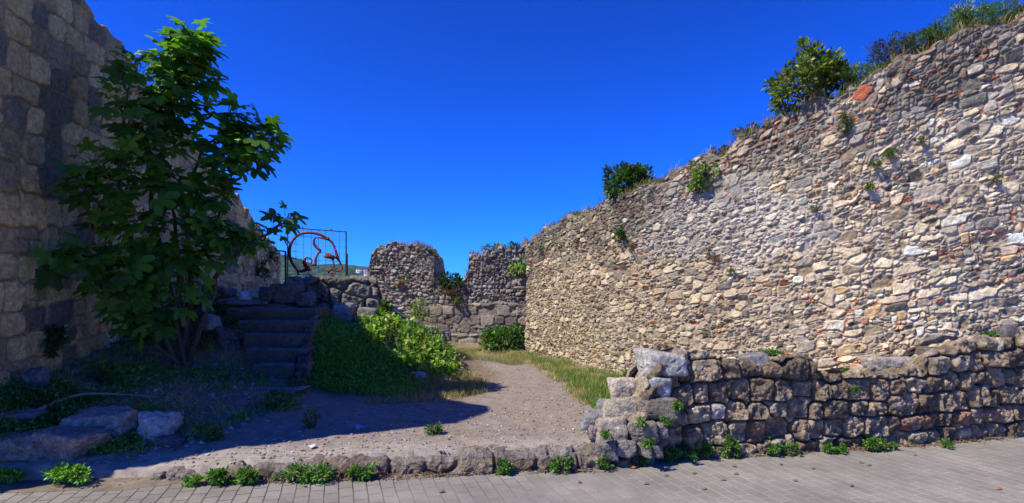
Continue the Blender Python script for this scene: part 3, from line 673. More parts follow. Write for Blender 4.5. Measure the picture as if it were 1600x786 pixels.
ch_o, _ = wall('side_wall', M_DARK, cheek, .14, col_cheek, cs=.16, ch=.12, res=.014, seed=211, amp=.03, jit=.35, zb=ground_base, topn=.05, macro=.02)
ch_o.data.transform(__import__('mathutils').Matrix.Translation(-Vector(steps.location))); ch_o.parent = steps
sl, Fc = rock_geo((.7, .45, .1), 402, 5); 
rock('stone_slab', (*P(440, 604, 6.95)[:2], float(H(np.array(-2.95), np.array(6.95)))), (.62, .34, .10), 402, (.25, .24, .23), .1, 'flat worn slab lying at the foot of the shaded steps', 'slab', sink=.3)

exec_rocks = [
 # px, py(base), dims, colour, rot, label
 ('boulder', 150, 690, (.70, .42, .36), (.46, .36, .29), .12, 'large brownish angular boulder under the fallen branch'),
 ('boulder', 232, 693, (.34, .32, .36), (.52, .46, .42), .5, 'upright pale grey boulder right of the largest boulder'),
 ('boulder', 92, 722, (.50, .42, .30), (.38, .29, .22), -.12, 'low brown boulder at the street edge, in front of the largest boulder'),
 ('boulder', 18, 728, (.55, .42, .26), (.33, .27, .22), .3, 'broad brown boulder in the bottom left corner of the photo'),
 ('boulder', 20, 672, (.35, .3, .2), (.20, .20, .215), .3, 'flat bluish grey rock at the left edge of the photo'),
 ('boulder', 48, 618, (.22, .2, .34), (.22, .215, .20), .2, 'leaning slab of grey rock against the shaded block wall'),
 ('boulder', 262, 700, (.32, .2, .12), (.14, .13, .13), .2, 'small dark flat rock below the upright pale boulder'),
 ('boulder', 355, 545, (.42, .4, .34), (.18, .16, .14), .4, 'rounded brown boulder half buried left of the steps'),
]
for k, (nm, px, py, dm, c, rt, lb) in enumerate(exec_rocks):
    X, Y, Z = ground_at(px, py)
    rock(nm, (X, Y + dm[1] * .35, Z), dm, 300 + k, c, rt, lb, 'boulder', sink=.25, rough=.2)
# stones edging the terrace above the steps
edge = [(318, 468, .55, .14, (.17, .16, .155), 'long thin slab on the terrace edge above the dark bank'), (350, 462, .3, .17, (.18, .165, .15), 'small brown stone on the terrace edge beside a thin slab'),
        (387, 466, .24, .13, (.62, .61, .60), 'small bright white stone on the terrace edge'), (398, 474, .6, .10, (.24, .235, .235), 'pale flat slab lying just above the top step'),
        (404, 462, .13, .12, (.45, .44, .43), 'small pale pebble like stone beside the bright white stone'), (418, 466, .3, .2, (.14, .13, .125), 'dark squarish stone left of the big round one, above the steps'),
        (447, 472, .5, .33, (.15, .135, .125), 'big dark rounded stone above the top step'), (477, 476, .34, .24, (.20, .185, .17), 'grey stone right of the big dark rounded one')]
for k, (px, py, wd, hh_, c, lb) in enumerate(edge):
    Y = 9.2; X = (px - 800) * Y / F0
    zg = zp(py, Y)
    rock('terrace_stone', (X, Y, zg - .04), (wd, .35, hh_ + .04), 340 + k, c, .05 * (k % 3), lb, 'stone', sink=.05, l=4)
for k, (px, py, wd, hh_, c, lb) in enumerate([(536, 500, .42, .32, (.28, .27, .265), 'oval pale boulder at the foot of the retaining wall'), (574, 500, .38, .24, (.24, .22, .18), 'squared block at the foot of the retaining wall, under its right end'),
                                              (330, 510, .2, .2, (.3, .29, .27), 'small pale rock on the dark bank left of the steps')]):
    Y = [9.4, 9.45, 8.0][k]; X = (px - 800) * Y / F0
    rock('boulder', (X, Y, zp(py, Y) - .06), (wd, .3, hh_ + .06), 360 + k, c, 0, lb, 'boulder', sink=.05, l=4)
# tumbled stones at the broken end of the low wall
tumb = [ # px0,px1,pytop,pybot, Y, colour, label
 (1010, 1078, 555, 594, 5.18, (.44, .41, .36), 'large pale squared block topping the broken end of the low wall'),
 (1012, 1054, 596, 626, 5.12, (.50, .485, .46), 'bluish white block under the large pale one at the low wall end'),
 (956, 1000, 594, 626, 5.3, (.54, .45, .33), 'cream coloured block standing left of the bluish white block'),
 (992, 1010, 600, 624, 5.28, (.18, .15, .125), 'thin brown stone wedged between the cream block and the white one'),
 (950, 1002, 628, 664, 5.12, (.42, .35, .24), 'cream and brown stone in the second course of the tumbled end'),
 (938, 962, 629, 652, 5.35, (.33, .31, .28), 'small pale stone behind the tumbled wall end'),
 (1005, 1060, 626, 660, 5.04, (.24, .20, .15), 'grey brown stone under the bluish white block'),
 (914, 950, 648, 674, 5.15, (.28, .265, .24), 'flat grey stone lying on the path at the tumbled wall end'),
 (934, 985, 657, 697, 5.0, (.42, .34, .25), 'cracked tan stone low in the tumbled wall end'),
 (985, 1030, 662, 692, 4.98, (.32, .26, .19), 'brown rectangular stone low in the tumbled wall end'),
 (1030, 1046, 664, 686, 5.02, (.22, .20, .18), 'narrow grey stone standing beside the brown rectangular one'),
 (936, 966, 696, 722, 4.93, (.21, .185, .16), 'dark stone where the kerb meets the low wall'),
 (968, 998, 694, 718, 4.93, (.27, .235, .19), 'small tan stone at street level between kerb and low wall'),
 (1000, 1020, 694, 716, 4.95, (.23, .19, .16), 'little reddish brown stone at street level in the tumbled end'),
 (1018, 1036, 700, 720, 4.97, (.13, .125, .13), 'little dark blue grey stone at street level by the low wall'),
 (1374, 1438, 562, 596, 6.02, (.42, .37, .30), 'long pale flat slab lying in the dip of the low wall'),
 (1448, 1478, 545, 570, 5.9, (.17, .14, .11), 'dark block stepping up beside the long pale slab'),
 (1576, 1602, 512, 548, 6.12, (.13, .115, .10), 'pointed dark stone standing on the low wall at the right edge'),
 (1170, 1206, 555, 584, 5.42, (.30, .275, .245), 'pale squared block set in the top course of the low wall'),
 (924, 940, 672, 690, 5.05, (.27, .22, .19), 'small pinkish stone fallen beside the path'),
]
for k, (a, b, t_, bt, Y, c, lb) in enumerate(tumb):
    wd = (b - a + 3) * Y / F0; hh_ = (bt - t_ + 3) * Y / F0; X = ((a + b) / 2 - 800) * Y / F0
    dp = max(.2, wd * .8); rock('loose_stone', (X, Y + dp * .5 + .03, zp(bt + 1, Y)), (wd * 1.08, dp, hh_ * 1.08), 380 + k, c, .04 * ((k % 5) - 2), lb, 'stone', sink=.04, l=5, rough=.10)
# fill core behind the tumbled stones
core, _ = wall('wall_core', M_STONE, [(955, 5.4, .1), (970, 5.4, .22), (1000, 5.42, .46), (1030, 5.46, .66), (1070, 5.55, .8)], .35, col_back, cs=.14, ch=.1, res=.016, seed=431, amp=.04, zb=lambda x, y: np.zeros_like(x), topn=.06)
tag(core, 'rough mortar core exposed behind the tumbled end of the low wall', 'wall core')

# ------------------------------------------------------------------ vegetation
def tpl_oval():
    V = np.array([[0, 0, 0], [.28, .24, .05], [.28, -.24, .05], [.72, .2, .02], [.72, -.2, .02], [1, 0, -.12], [.5, 0, -.03]], float)
    Fc = np.array([[0, 6, 1], [0, 2, 6], [1, 6, 3], [2, 4, 6], [3, 6, 5], [4, 5, 6]]); return V, Fc
def tpl_fig():
    th = np.linspace(-np.pi * .97, np.pi * .97, 37)
    def lobe(a, l, wd): return l * np.exp(-np.abs((th - a) / wd) ** 3.6)
    r = .25 + np.maximum.reduce([lobe(0, .44, .38), lobe(.98, .38, .37), lobe(-.98, .38, .37), lobe(2.0, .22, .42), lobe(-2.0, .22, .42)])
    x = .38 + r * np.cos(th); y = r * np.sin(th) * 1.05
    z = -.75 * (r - .2) ** 1.6 + .07 * np.cos(th * 5)
    V = np.vstack([[.36, 0, .02], np.c_[x, y, z], ]); n = len(th)
    Fc = np.array([[0, 1 + i, 2 + i] for i in range(n - 1)]); return V, Fc
def tpl_blade():
    V = np.array([[0, .5, 0], [0, -.5, 0], [.4, .4, .06], [.4, -.4, .06], [.75, .25, -.02], [.75, -.25, -.02], [1, 0, -.2]], float); V[:, 1] *= .05
    Fc = np.array([[0, 1, 2], [1, 3, 2], [2, 3, 4], [3, 5, 4], [4, 5, 6]]); return V, Fc
OVAL, FIG, BLADE = tpl_oval(), tpl_fig(), tpl_blade()
def place(tpl, pos, d, nrm_, sc, col, wid=1.0, cvar=.0):
    V, Fc = tpl; n = len(pos); k = len(V)
    d = d / (np.linalg.norm(d, axis=1)[:, None] + 1e-9)
    y = np.cross(nrm_, d); y /= np.linalg.norm(y, axis=1)[:, None] + 1e-9; z = np.cross(d, y)
    sc = np.broadcast_to(sc, (n,)); wid = np.broadcast_to(wid, (n,))
    W = pos[:, None] + sc[:, None, None] * (V[None, :, 0:1] * d[:, None] + V[None, :, 1:2] * wid[:, None, None] * y[:, None] + V[None, :, 2:3] * z[:, None])
    F_ = Fc[None] + (np.arange(n) * k)[:, None, None]
    Cc = np.repeat(col[:, None], k, 1)
    return W.reshape(-1, 3), F_.reshape(-1, 3), Cc.reshape(-1, 3)
def gather(lst):
    V, Fc, C_ = [], [], []; o = 0
    for v, f, c in lst: V.append(v); Fc.append(f + o); C_.append(c); o += len(v)
    return np.vstack(V), np.vstack(Fc), np.vstack(C_)
def rnd_dirs(r, n, up=0.0):
    d = r.normal(0, 1, (n, 3)); d[:, 2] += up; return d / np.linalg.norm(d, axis=1)[:, None]
def leafcol(r, n, a, b, odd=None, podd=.1):
    t = r.random(n)[:, None] ** 1.3; c = np.array(a) * (1 - t) + np.array(b) * t
    if odd is not None: m = r.random(n) < podd; c[m] = np.array(odd) * r.uniform(.7, 1.2, (m.sum(), 1))
    return c * np.array([1.45, 1.45, 1.3]) * r.uniform(.8, 1.2, (n, 1))

def bush(name, c, rad, nclump, nleaf, size, ca, cb, label, cat='bush', group=None, seed=1, odd=None, podd=.1, base=None, tpl=OVAL, shell=.5, crad=.3, flat=.35, wid=1.0, up=.5):
    """rounded plant: leaves gathered in clumps on branching twigs; origin at its base"""
    r = np.random.default_rng(seed); c = np.array(c, float); rad = np.array(rad, float)
    base = np.array(base if base is not None else (c[0], c[1], c[2] - rad[2] * .95), float)
    dd = rnd_dirs(r, nclump, .25); lump = 1 + .65 * (fbm3(dd * 1.6 + seed, seed, 2) - .5) * 2
    cc = c + dd * rad * (r.random(nclump)[:, None] ** (1 / 3) * (1 - shell) + shell) * lump[:, None]
    cc[:, 2] = np.maximum(cc[:, 2], c[2] - rad[2] * flat - .0)
    per = r.poisson(nleaf, nclump).clip(3)
    own = np.repeat(np.arange(nclump), per); n = len(own)
    cr = crad * rad.mean() * r.uniform(.6, 1.3, nclump)
    od = rnd_dirs(r, n, .15); pos = cc[own] + od * (cr[own] * r.random(n) ** .45)[:, None]
    out = (pos - c) / rad; out /= np.linalg.norm(out, axis=1)[:, None] + 1e-9
    d = od * .9 + out * .7 + r.normal(0, .35, (n, 3)); nn = out * .5 + np.array([0, 0, up]) + r.normal(0, .45, (n, 3))
    col = leafcol(r, n, ca, cb, odd, podd)
    clv = r.uniform(.75, 1.25, nclump)[own][:, None]
    V, Fc, C_ = place(tpl, pos, d, nn, size * r.uniform(.6, 1.25, n), col * clv, wid)
    root = empty(name, base); tag(root, label, cat, group)
    mesh_np('foliage', V - base, Fc, M_LEAF, np.clip(C_, .005, .7), root, smooth=False)
    tw = []
    for k in r.choice(nclump, min(nclump, 26), replace=False):
        m = (base + cc[k]) / 2 + r.normal(0, .12, 3) * rad
        tw.append(tube(smooth_path([base, m, cc[k]], 4), np.linspace(.012, .003, 9) * (1 + rad.mean()), 5))
    V, Fc = join(tw); mesh_np('stem', V - base, Fc, M_BARK, np.tile([.09, .07, .05], (len(V), 1)), root)
    return root

def wall_hit(info, px):
    FX, FY = info['FX'], info['FY']; pr = info['pr']; q = np.linspace(0, info['L'], 3000); x, y = info['path'](q)
    k = np.argmin(np.abs(x / y - (px - 800) / F0)); return q[k], x[k], y[k]
def on_wall(info, px, py, off=.03):
    q, x, y = wall_hit(info, px); n = info['nrm'](np.array([q])); return np.array([x + float(n[0][0]) * off, y + float(n[1][0]) * off, zp(py, y)]), np.array([float(n[0][0]), float(n[1][0]), 0])
def on_top(info, px, back=.3):
    q, x, y = wall_hit(info, px); n = info['nrm'](np.array([q])); return np.array([x - float(n[0][0]) * back, y - float(n[1][0]) * back, float(info['zt'](q))]), y

# bushes rooted in the wall tops
def top_bush(px, py, rx, ry, **k):
    p, y = on_top(RWI, px, k.pop('back', .35)); s_ = p[1] / F0
    c = (p[0], p[1], zp(py, p[1])); return bush(k.pop('name', 'bush'), c, (rx * s_, rx * s_ * .8, ry * s_), base=(p[0], p[1], p[2] - .05), **k)
DG, MG = (.018, .045, .012), (.05, .10, .022)
top_bush(960, 291, 40, 34, nclump=130, nleaf=26, size=.075, ca=DG, cb=MG, label='round dark green bush growing on top of the wall, left of the larger yellowish one', seed=11, crad=.22, shell=.3)
top_bush(1268, 132, 58, 50, nclump=150, nleaf=20, flat=.75, size=.085, ca=(.03, .06, .012), cb=(.11, .15, .02), odd=(.22, .17, .03), podd=.12, label='loose yellow green bush with glossy leaves on top of the tall wall', seed=12, crad=.2, shell=.35)
top_bush(848, 364, 17, 9, nclump=26, nleaf=18, size=.06, ca=DG, cb=(.06, .11, .025), label='small low green bush at the far end of the wall top', seed=13)
top_bush(1160, 211, 22, 10, nclump=26, nleaf=18, size=.05, ca=(.04, .06, .02), cb=(.10, .10, .03), odd=(.16, .11, .05), podd=.3, label='scrubby olive plant on the wall top between the two bushes', seed=14)
top_bush(1110, 238, 15, 7, nclump=18, nleaf=16, size=.045, ca=(.05, .06, .02), cb=(.10, .11, .03), label='tiny olive tuft on the wall top, just above the trailing vine', seed=15)
top_bush(1422, 82, 40, 18, nclump=80, nleaf=36, size=.042, ca=(.022, .022, .018), cb=(.05, .05, .03), odd=(.06, .10, .03), podd=.2, label='dark purplish shrub on the wall top near the upper right corner', seed=16, wid=.5, shell=.2)
top_bush(1468, 64, 34, 14, nclump=60, nleaf=40, size=.042, ca=(.03, .07, .015), cb=(.07, .12, .025), label='low green mat plant on the wall top right of the dark shrub', seed=17, wid=.5, shell=.2)
top_bush(1560, 34, 52, 17, nclump=110, nleaf=44, size=.045, ca=(.03, .08, .015), cb=(.08, .15, .03), label='thick bright green mat of weeds on the highest part of the wall', seed=18, wid=.45, shell=.2)
top_bush(1352, 118, 34, 9, nclump=50, nleaf=34, size=.04, ca=(.03, .075, .015), cb=(.08, .13, .03), label='low green weeds right of the loose yellow green bush', seed=19, wid=.6, shell=.2)
# light green umbels against the sky
p, y = on_top(RWI, 1535, .3)
top_bush(1534, 16, 20, 13, nclump=34, nleaf=8, size=.03, ca=(.20, .24, .16), cb=(.42, .45, .38), label='wispy pale flowering stalks against the sky near the top right corner', seed=20, shell=.2, crad=.15)
# grass along the whole wall top
def grass(name, pos, h, ca, cb, seed, label=None, group=None, kind='stuff', lean=.35, odd=None, podd=0, wid=1.0, parent=None):
    r = np.random.default_rng(seed); n = len(pos)
    d = r.normal(0, lean, (n, 3)); d[:, 2] = 1; side = rnd_dirs(r, n, 0)
    V, Fc, C_ = place(BLADE, pos, d, side, h * r.uniform(.4, 1.3, n), leafcol(r, n, ca, cb, odd, podd), wid)
    o = mesh_np(name, V, Fc, M_GRASS, C_, parent, smooth=False)
    if label: tag(o, label, 'grass', group, kind)
    return o
r = np.random.default_rng(5)
def wall_top_grass(info, n, seed, h, ca, cb, name, label, q0=0, q1=None, dens=None, spread=.5):
    r = np.random.default_rng(seed); q = r.uniform(q0, q1 or info['L'], n)
    keep = vn2(q * 1.7, 0 * q, seed) + .35 * r.random(n) > .62; q = q[keep]
    x, y = info['path'](q); nx, ny = info['nrm'](q); b = r.uniform(.0, spread, len(q))
    z = info['zt'](q) - .03 + .04 * r.random(len(q))
    return grass(name, np.c_[x - nx * b, y - ny * b, z], h, ca, cb, seed, label, wid=1.6)
wall_top_grass(RWI, 11000, 3, .12, (.05, .09, .02), (.14, .15, .04), 'wall_top_grass', 'thin green and dry grass along the top of the tall wall')
wall_top_grass(RWI, 4500, 4, .16, (.16, .12, .06), (.28, .21, .11), 'dry_wall_grass', 'dry brown stalks along the top of the tall wall')
wall_top_grass(BKI, 3200, 6, .16, (.10, .075, .04), (.24, .17, .10), 'rampart_top_grass', 'dry brown grass on top of the broken rampart', spread=.8)

def back_bush(px, py, rx, ry, Y, **k):
    s_ = Y / F0; c = P(px, py, Y); return bush(k.pop('name', 'bush'), c, (rx * s_, rx * s_ * .7, ry * s_), **k)
back_bush(664, 397, 12, 8, 15.5, nclump=22, nleaf=18, size=.08, ca=MG, cb=(.10, .17, .03), label='green tuft on the right shoulder of the left rampart stump', seed=21)
back_bush(600, 393, 12, 7, 15.7, nclump=18, nleaf=16, size=.07, ca=(.05, .07, .02), cb=(.1, .12, .03), label='olive tuft on the left shoulder of the left rampart stump', seed=22)
back_bush(704, 443, 20, 12, 15.3, nclump=50, nleaf=22, size=.08, ca=(.02, .045, .015), cb=(.05, .09, .03), label='dark round bush filling the gap in the broken rampart', seed=23, base=P(704, 455, 15.3))
back_bush(706, 456, 17, 7, 15.05, nclump=30, nleaf=20, size=.05, ca=(.07, .045, .03), cb=(.12, .08, .05), label='dead brown brush under the dark bush in the rampart gap', seed=24, wid=.4)
back_bush(768, 389, 15, 5, 15.2, nclump=20, nleaf=16, size=.06, ca=MG, cb=(.09, .14, .03), label='low green tuft on top of the right rampart stump', seed=25)
back_bush(800, 386, 12, 5, 15.1, nclump=18, nleaf=16, size=.06, ca=DG, cb=MG, label='dark green tuft where rampart and tall wall meet', seed=26)
back_bush(813, 420, 14, 15, 14.75, nclump=26, nleaf=9, size=.10, ca=(.10, .19, .03), cb=(.22, .32, .04), label='bright yellow green creeper hanging on the right rampart stump', seed=27, name='creeper')
back_bush(714, 474, 5, 6, 14.9, nclump=7, nleaf=10, size=.08, ca=MG, cb=(.14, .2, .03), label='tiny yellow green plant on the rampart face under the gap', seed=28)
back_bush(641, 431, 6, 6, 15.4, nclump=8, nleaf=10, size=.06, ca=MG, cb=(.10, .15, .03), label='small green plant in the middle of the left rampart stump', seed=29)
back_bush(624, 443, 7, 4, 15.3, nclump=8, nleaf=10, size=.05, ca=(.2, .11, .04), cb=(.3, .17, .06), label='rusty orange dry plant on the left rampart stump', seed=30)
back_bush(790, 533, 38, 23, 13.3, nclump=80, nleaf=22, size=.10, shell=.25, ca=(.025, .07, .015), cb=(.07, .15, .025), odd=(.12, .2, .03), podd=.1, label='leafy green bush at the foot of the right rampart stump, by the wall corner', seed=31, flat=.9, crad=.25, base=P(792, 556, 13.3))
back_bush(765, 541, 14, 12, 13.6, nclump=30, nleaf=16, size=.06, ca=(.12, .08, .04), cb=(.22, .15, .06), label='dry reddish brush left of the leafy green corner bush', seed=32, flat=.9, wid=.5)
back_bush(653, 492, 15, 20, 10.6, nclump=34, nleaf=9, size=.10, ca=(.10, .15, .05), cb=(.22, .27, .11), label='tall pale feathery weed standing before the left rampart stump', cat='weed', name='weed', seed=33, wid=.4)
back_bush(600, 490, 10, 14, 9.9, nclump=20, nleaf=10, size=.10, ca=DG, cb=(.10, .18, .03), label='upright green plant at the right end of the retaining wall', cat='plant', name='plant', seed=34, flat=.9)

# plants rooted in the face of the tall wall
def face_plant(info, px, py, rx, ry, nc, nl, size, ca, cb, label, seed, name='wall_plant', wid=1.0, odd=None, podd=.1):
    p, n = on_wall(info, px, py, .07); s_ = p[1] / F0
    return bush(name, p, (rx * s_, min(rx * s_, .12), ry * s_), nc, nl, size, ca, cb, label, 'plant', None, seed, odd, podd, base=p - n * .07 + np.array([0, 0, -.0]), flat=1.0, wid=wid, up=.2)
FP = [(1104, 272, 22, 16, 26, 9, .085, (.06, .11, .02), (.17, .24, .04), 'trailing pale green vine hanging from the wall top, above its shadow', None),
      (1092, 296, 12, 12, 12, 9, .085, (.05, .10, .02), (.14, .22, .04), 'lower tendril under the trailing pale green vine', None),
      (972, 364, 12, 12, 20, 14, .06, (.03, .06, .02), (.08, .13, .03), 'dense green plant in the wall face below the round dark bush', None),
      (990, 386, 7, 8, 12, 12, .05, (.10, .07, .035), (.19, .13, .07), 'brown dry plant just right below the dense green wall plant', .5),
      (905, 381, 6, 8, 10, 12, .05, (.13, .10, .05), (.22, .17, .08), 'yellowish dry tuft high on the far part of the wall', .4),
      (878, 386, 5, 7, 8, 12, .05, (.10, .08, .05), (.18, .14, .08), 'brown dry tuft left of the yellowish one', .4),
      (850, 396, 5, 9, 10, 12, .05, (.04, .07, .03), (.09, .12, .05), 'greyish green tuft near the far corner of the wall', .6),
      (1321, 190, 12, 10, 18, 14, .05, (.05, .065, .02), (.14, .13, .05), 'dry olive plant under the large brown block at the wall top', .7),
      (1318, 208, 5, 4, 6, 10, .04, (.05, .09, .02), (.10, .15, .03), 'tiny green sprig under the dry olive plant', None),
      (1388, 242, 8, 6, 12, 12, .045, (.03, .08, .015), (.08, .16, .03), 'small fresh green tuft, upper of three on the wall face', .7),
      (1367, 258, 7, 6, 10, 12, .045, (.05, .09, .02), (.12, .17, .04), 'small green tuft, middle of three on the wall face', .7),
      (1358, 293, 7, 7, 11, 12, .045, (.04, .08, .02), (.10, .15, .03), 'small green tuft, lowest of three on the wall face', .7),
      (1272, 327, 6, 5, 8, 10, .045, (.08, .09, .03), (.15, .15, .06), 'faint olive tuft in the middle of the wall face', .6),
      (1438, 222, 6, 5, 7, 10, .045, (.06, .08, .03), (.12, .14, .05), 'faint green sprig on the right part of the wall', .6),
      (1552, 280, 7, 6, 8, 10, .045, (.07, .08, .03), (.15, .15, .06), 'faint olive sprig near the right edge of the wall', .6),
      (1120, 404, 9, 5, 14, 14, .04, (.14, .07, .05), (.22, .12, .09), 'reddish brown dry cushion in the middle of the wall', .4),
      (1143, 424, 8, 7, 14, 14, .05, (.10, .08, .04), (.17, .14, .06), 'dry spiky tuft below the reddish cushion', .25),
      (1109, 395, 4, 5, 6, 10, .05, (.12, .10, .03), (.2, .17, .05), 'yellowish sprig above the reddish cushion', .5)]
for k, (px, py, rx, ry, nc, nl, sz, ca, cb, lb, wd) in enumerate(FP):
    face_plant(RWI, px, py, rx * .8, ry * .85, nc, nl, sz * .8, ca, cb, lb, 500 + k, wid=wd or 1.0)
# plants on the shaded wall at the left
for k, (px, py, rx, ry, nc, lb) in enumerate([(70, 535, 16, 17, 24, 'small dark fern like plant low on the shaded block wall'), (350, 395, 14, 16, 26, 'green plant on the far part of the shaded wall, upper one'),
                                              (400, 430, 20, 22, 40, 'mass of green weeds low on the far part of the shaded wall'), (420, 400, 8, 14, 18, 'dark green creeper near the far end of the shaded wall')]):
    face_plant(LWI, px, py, rx, ry, nc, 14, .07, (.02, .05, .015), (.06, .11, .025), lb, 540 + k)

# weeds at the foot of kerb and low wall
def weed(px, py, wpx, hpx, label, seed, bright=1.0, Yo=None, group=None):
    Yg = CH * F0 / (py - HZ) if Yo is None else Yo
    s_ = Yg / F0; c = P(px, py - hpx * .45, Yg)
    b = bush('weed', c, (wpx * s_ * .5, max(.05, wpx * s_ * .22), hpx * s_ * .55), max(7, int(wpx * .9)), 16, .03, (.035 * bright, .09 * bright, .015), (.09 * bright, .20 * bright, .03), label, 'weed', group,
             seed, (.16, .17, .05), .06, base=(c[0], c[1], zp(py, Yg)), flat=.95, crad=.3, shell=.15, up=1.0)
    return b
WD = [(300, 753, 26, 12, 'small weed at the start of the kerb, leftmost of the kerb weeds'), (341, 752, 32, 20, 'spindly weed with seed heads at the low end of the kerb'), (387, 751, 30, 17, 'compact bright green weed where the kerb begins to rise'),
      (482, 750, 70, 20, 'widest patch of green weeds against the kerb'), (565, 748, 36, 20, 'two tufted green weed by the kerb, right of the widest patch'), (785, 737, 22, 20, 'lone green weed against the middle of the kerb'),
      (878, 733, 30, 18, 'sprawling green weed near the right end of the kerb'), (945, 728, 12, 18, 'small weed at the joint of kerb and low wall'), (1003, 722, 14, 12, 'tiny weed beneath the tumbled end of the low wall'),
      (1043, 721, 32, 18, 'bright green weed at the foot of the low wall, first from its tumbled end'), (1078, 719, 26, 20, 'bright green weed at the foot of the low wall, second from its tumbled end'), (1104, 719, 20, 18, 'upright green weed third from the tumbled end of the low wall'),
      (1137, 717, 24, 26, 'tall green weed climbing the foot of the low wall'), (1149, 719, 8, 10, 'tiny weed just right of the tall climbing one'), (1210, 711, 18, 18, 'single weed at the wall foot, left of the yellow tipped one'), (1238, 707, 16, 16, 'yellow tipped weed at the foot of the low wall'),
      (1296, 702, 16, 10, 'flat weed at the foot of the low wall under its lowest top'), (1315, 700, 14, 10, 'flat weed right of the other flat one'), (1364, 697, 20, 16, 'round weed at the foot of the low wall'), (1378, 694, 12, 14, 'thin weed touching the round weed'), (1396, 693, 10, 8, 'tiny weed two hands right of the round weed'),
      (1478, 689, 14, 9, 'small weed at the foot of the low wall far right')]
for k, (px, py, wpx, hpx, lb) in enumerate(WD):
    Yw = float(kerbY((px - 800) * 5.1 / F0)) - .075
    weed(px, HZ + CH * F0 / Yw - 1, wpx * 1.15, hpx * 1.1, lb, 600 + k, 1.15, Yo=Yw)
for k, (px, py, wpx, hpx, lb) in enumerate([(105, 728, 78, 24, 'large bright patch of clover like weeds in the sun at the bottom left'), (14, 742, 44, 20, 'bright weeds at the lower left corner of the photo')]):
    weed(px, 748, wpx * .85, hpx * .65, lb, 640 + k, 1.7, Yo=4.52)
LW = [(1040, 664, 10, 16, 5.02, 'little weed in a joint of the tumbled wall end'), (1002, 665, 8, 8, 5.0, 'tiny weed in the joint beside the cracked tan stone'), (1058, 640, 10, 12, 5.1, 'small weed in the joint under the bluish white block'), (946, 686, 12, 12, 4.98, 'weed growing under the cracked tan stone'),
      (1013, 700, 16, 14, 4.9, 'weed at street level before the little reddish stone'), (1336, 612, 8, 6, 5.55, 'green sprig in the face of the low wall under the dip')]
for k, (px, py, wpx, hpx, Y, lb) in enumerate(LW): weed(px, py, wpx, hpx, lb, 660 + k, 1.1, Yo=Y - .03)
for k, (px, py, wpx, hpx, Y, lb) in enumerate([(1205, 560, 46, 12, 5.75, 'patch of weeds on top of the low wall'), (1545, 530, 26, 9, 6.3, 'small green patch on the higher right part of the low wall'), (980, 597, 16, 16, 5.9, 'fresh green plant behind the cream coloured block'),
                                               (1330, 583, 16, 5, 6.0, 'sparse weeds in the dip of the low wall')]):
    weed(px, py, wpx, hpx, lb, 680 + k, 1.05, Yo=Y)

# bramble on the sunlit side of the mound
def on_mound(n, seed, x0, x1, y0, y1, fn):
    r = np.random.default_rng(seed); px = r.uniform(x0, x1, n); py = r.uniform(y0, y1, n)
    X, Y, Z, ok = ray(px, py); k = ok & fn(px, py); return X[k], Y[k], Z[k], px[k], py[k]
def inpoly(px, py, poly):
    poly = np.array(poly, float); c = np.zeros(px.shape, bool); n = len(poly)
    for i in range(n):
        x0, y0 = poly[i]; x1, y1 = poly[(i + 1) % n]
        m = ((y0 > py) != (y1 > py)) & (px < (x1 - x0) * (py - y0) / (y1 - y0 + 1e-9) + x0); c ^= m
    return c
BRp = [(560, 515), (600, 505), (640, 512), (690, 535), (712, 562), (716, 588), (690, 597), (660, 590), (628, 575), (600, 555), (570, 535)]
def leaves_on(name, X, Y, Z, hgt, per, size, ca, cb, seed, odd=None, podd=.1, label=None, cat='plant', kind=None, mat=None, wid=1.0, tpl=None, base=None):
    r = np.random.default_rng(seed); n0 = len(X); h = hgt * (.25 + .75 * r.random(n0)) * (.35 + 1.1 * fbm(X * 2.1, Y * 2.1, seed, 2))
    own = np.repeat(np.arange(n0), per); n = len(own); t = r.random(n) ** .6
    pos = np.c_[X[own], Y[own], Z[own]] + np.c_[r.normal(0, .05, n), r.normal(0, .05, n), h[own] * t]
    d = rnd_dirs(r, n, .2); nn = r.normal(0, .45, (n, 3)); nn[:, 2] += 1
    V, Fc, C_ = place(tpl or OVAL, pos, d, nn, size * r.uniform(.5, 1.3, n), leafcol(r, n, ca, cb, odd, podd) * r.uniform(.7, 1.3, n0)[own][:, None], wid)
    o = mesh_np(name, V, Fc, mat or M_LEAF, np.clip(C_, .004, .7), smooth=False)
    if label: tag(o, label, cat, kind=kind)
    return o
X, Y, Z, px, py = on_mound(1150, 51, 555, 720, 500, 605, lambda a, b: inpoly(a, b, BRp))
kk = fbm(X * 2.6, Y * 2.6, 57, 3) > .42; X, Y, Z = X[kk], Y[kk], Z[kk]
bl = leaves_on('bramble_bush', X, Y, Z, .30, 8, .09, (.06, .13, .015), (.22, .34, .04), 52, (.28, .26, .06), .06, 'bright yellow green bramble in the sun on the mound right of the steps', 'bramble')
GR = [(490, 492), (520, 495), (560, 515), (600, 545), (640, 590), (670, 600), (640, 622), (560, 618), (500, 612), (480, 600), (484, 540)]
X, Y, Z, px, py = on_mound(5200, 53, 478, 680, 488, 625, lambda a, b: inpoly(a, b, GR))
leaves_on('ground_cover', X, Y, Z, .10, 5, .05, (.055, .17, .015), (.13, .30, .035), 54, (.10, .12, .03), .05, 'dark green fine leaved ground cover on the shaded mound right of the steps', 'ground cover', 'stuff', wid=.6)
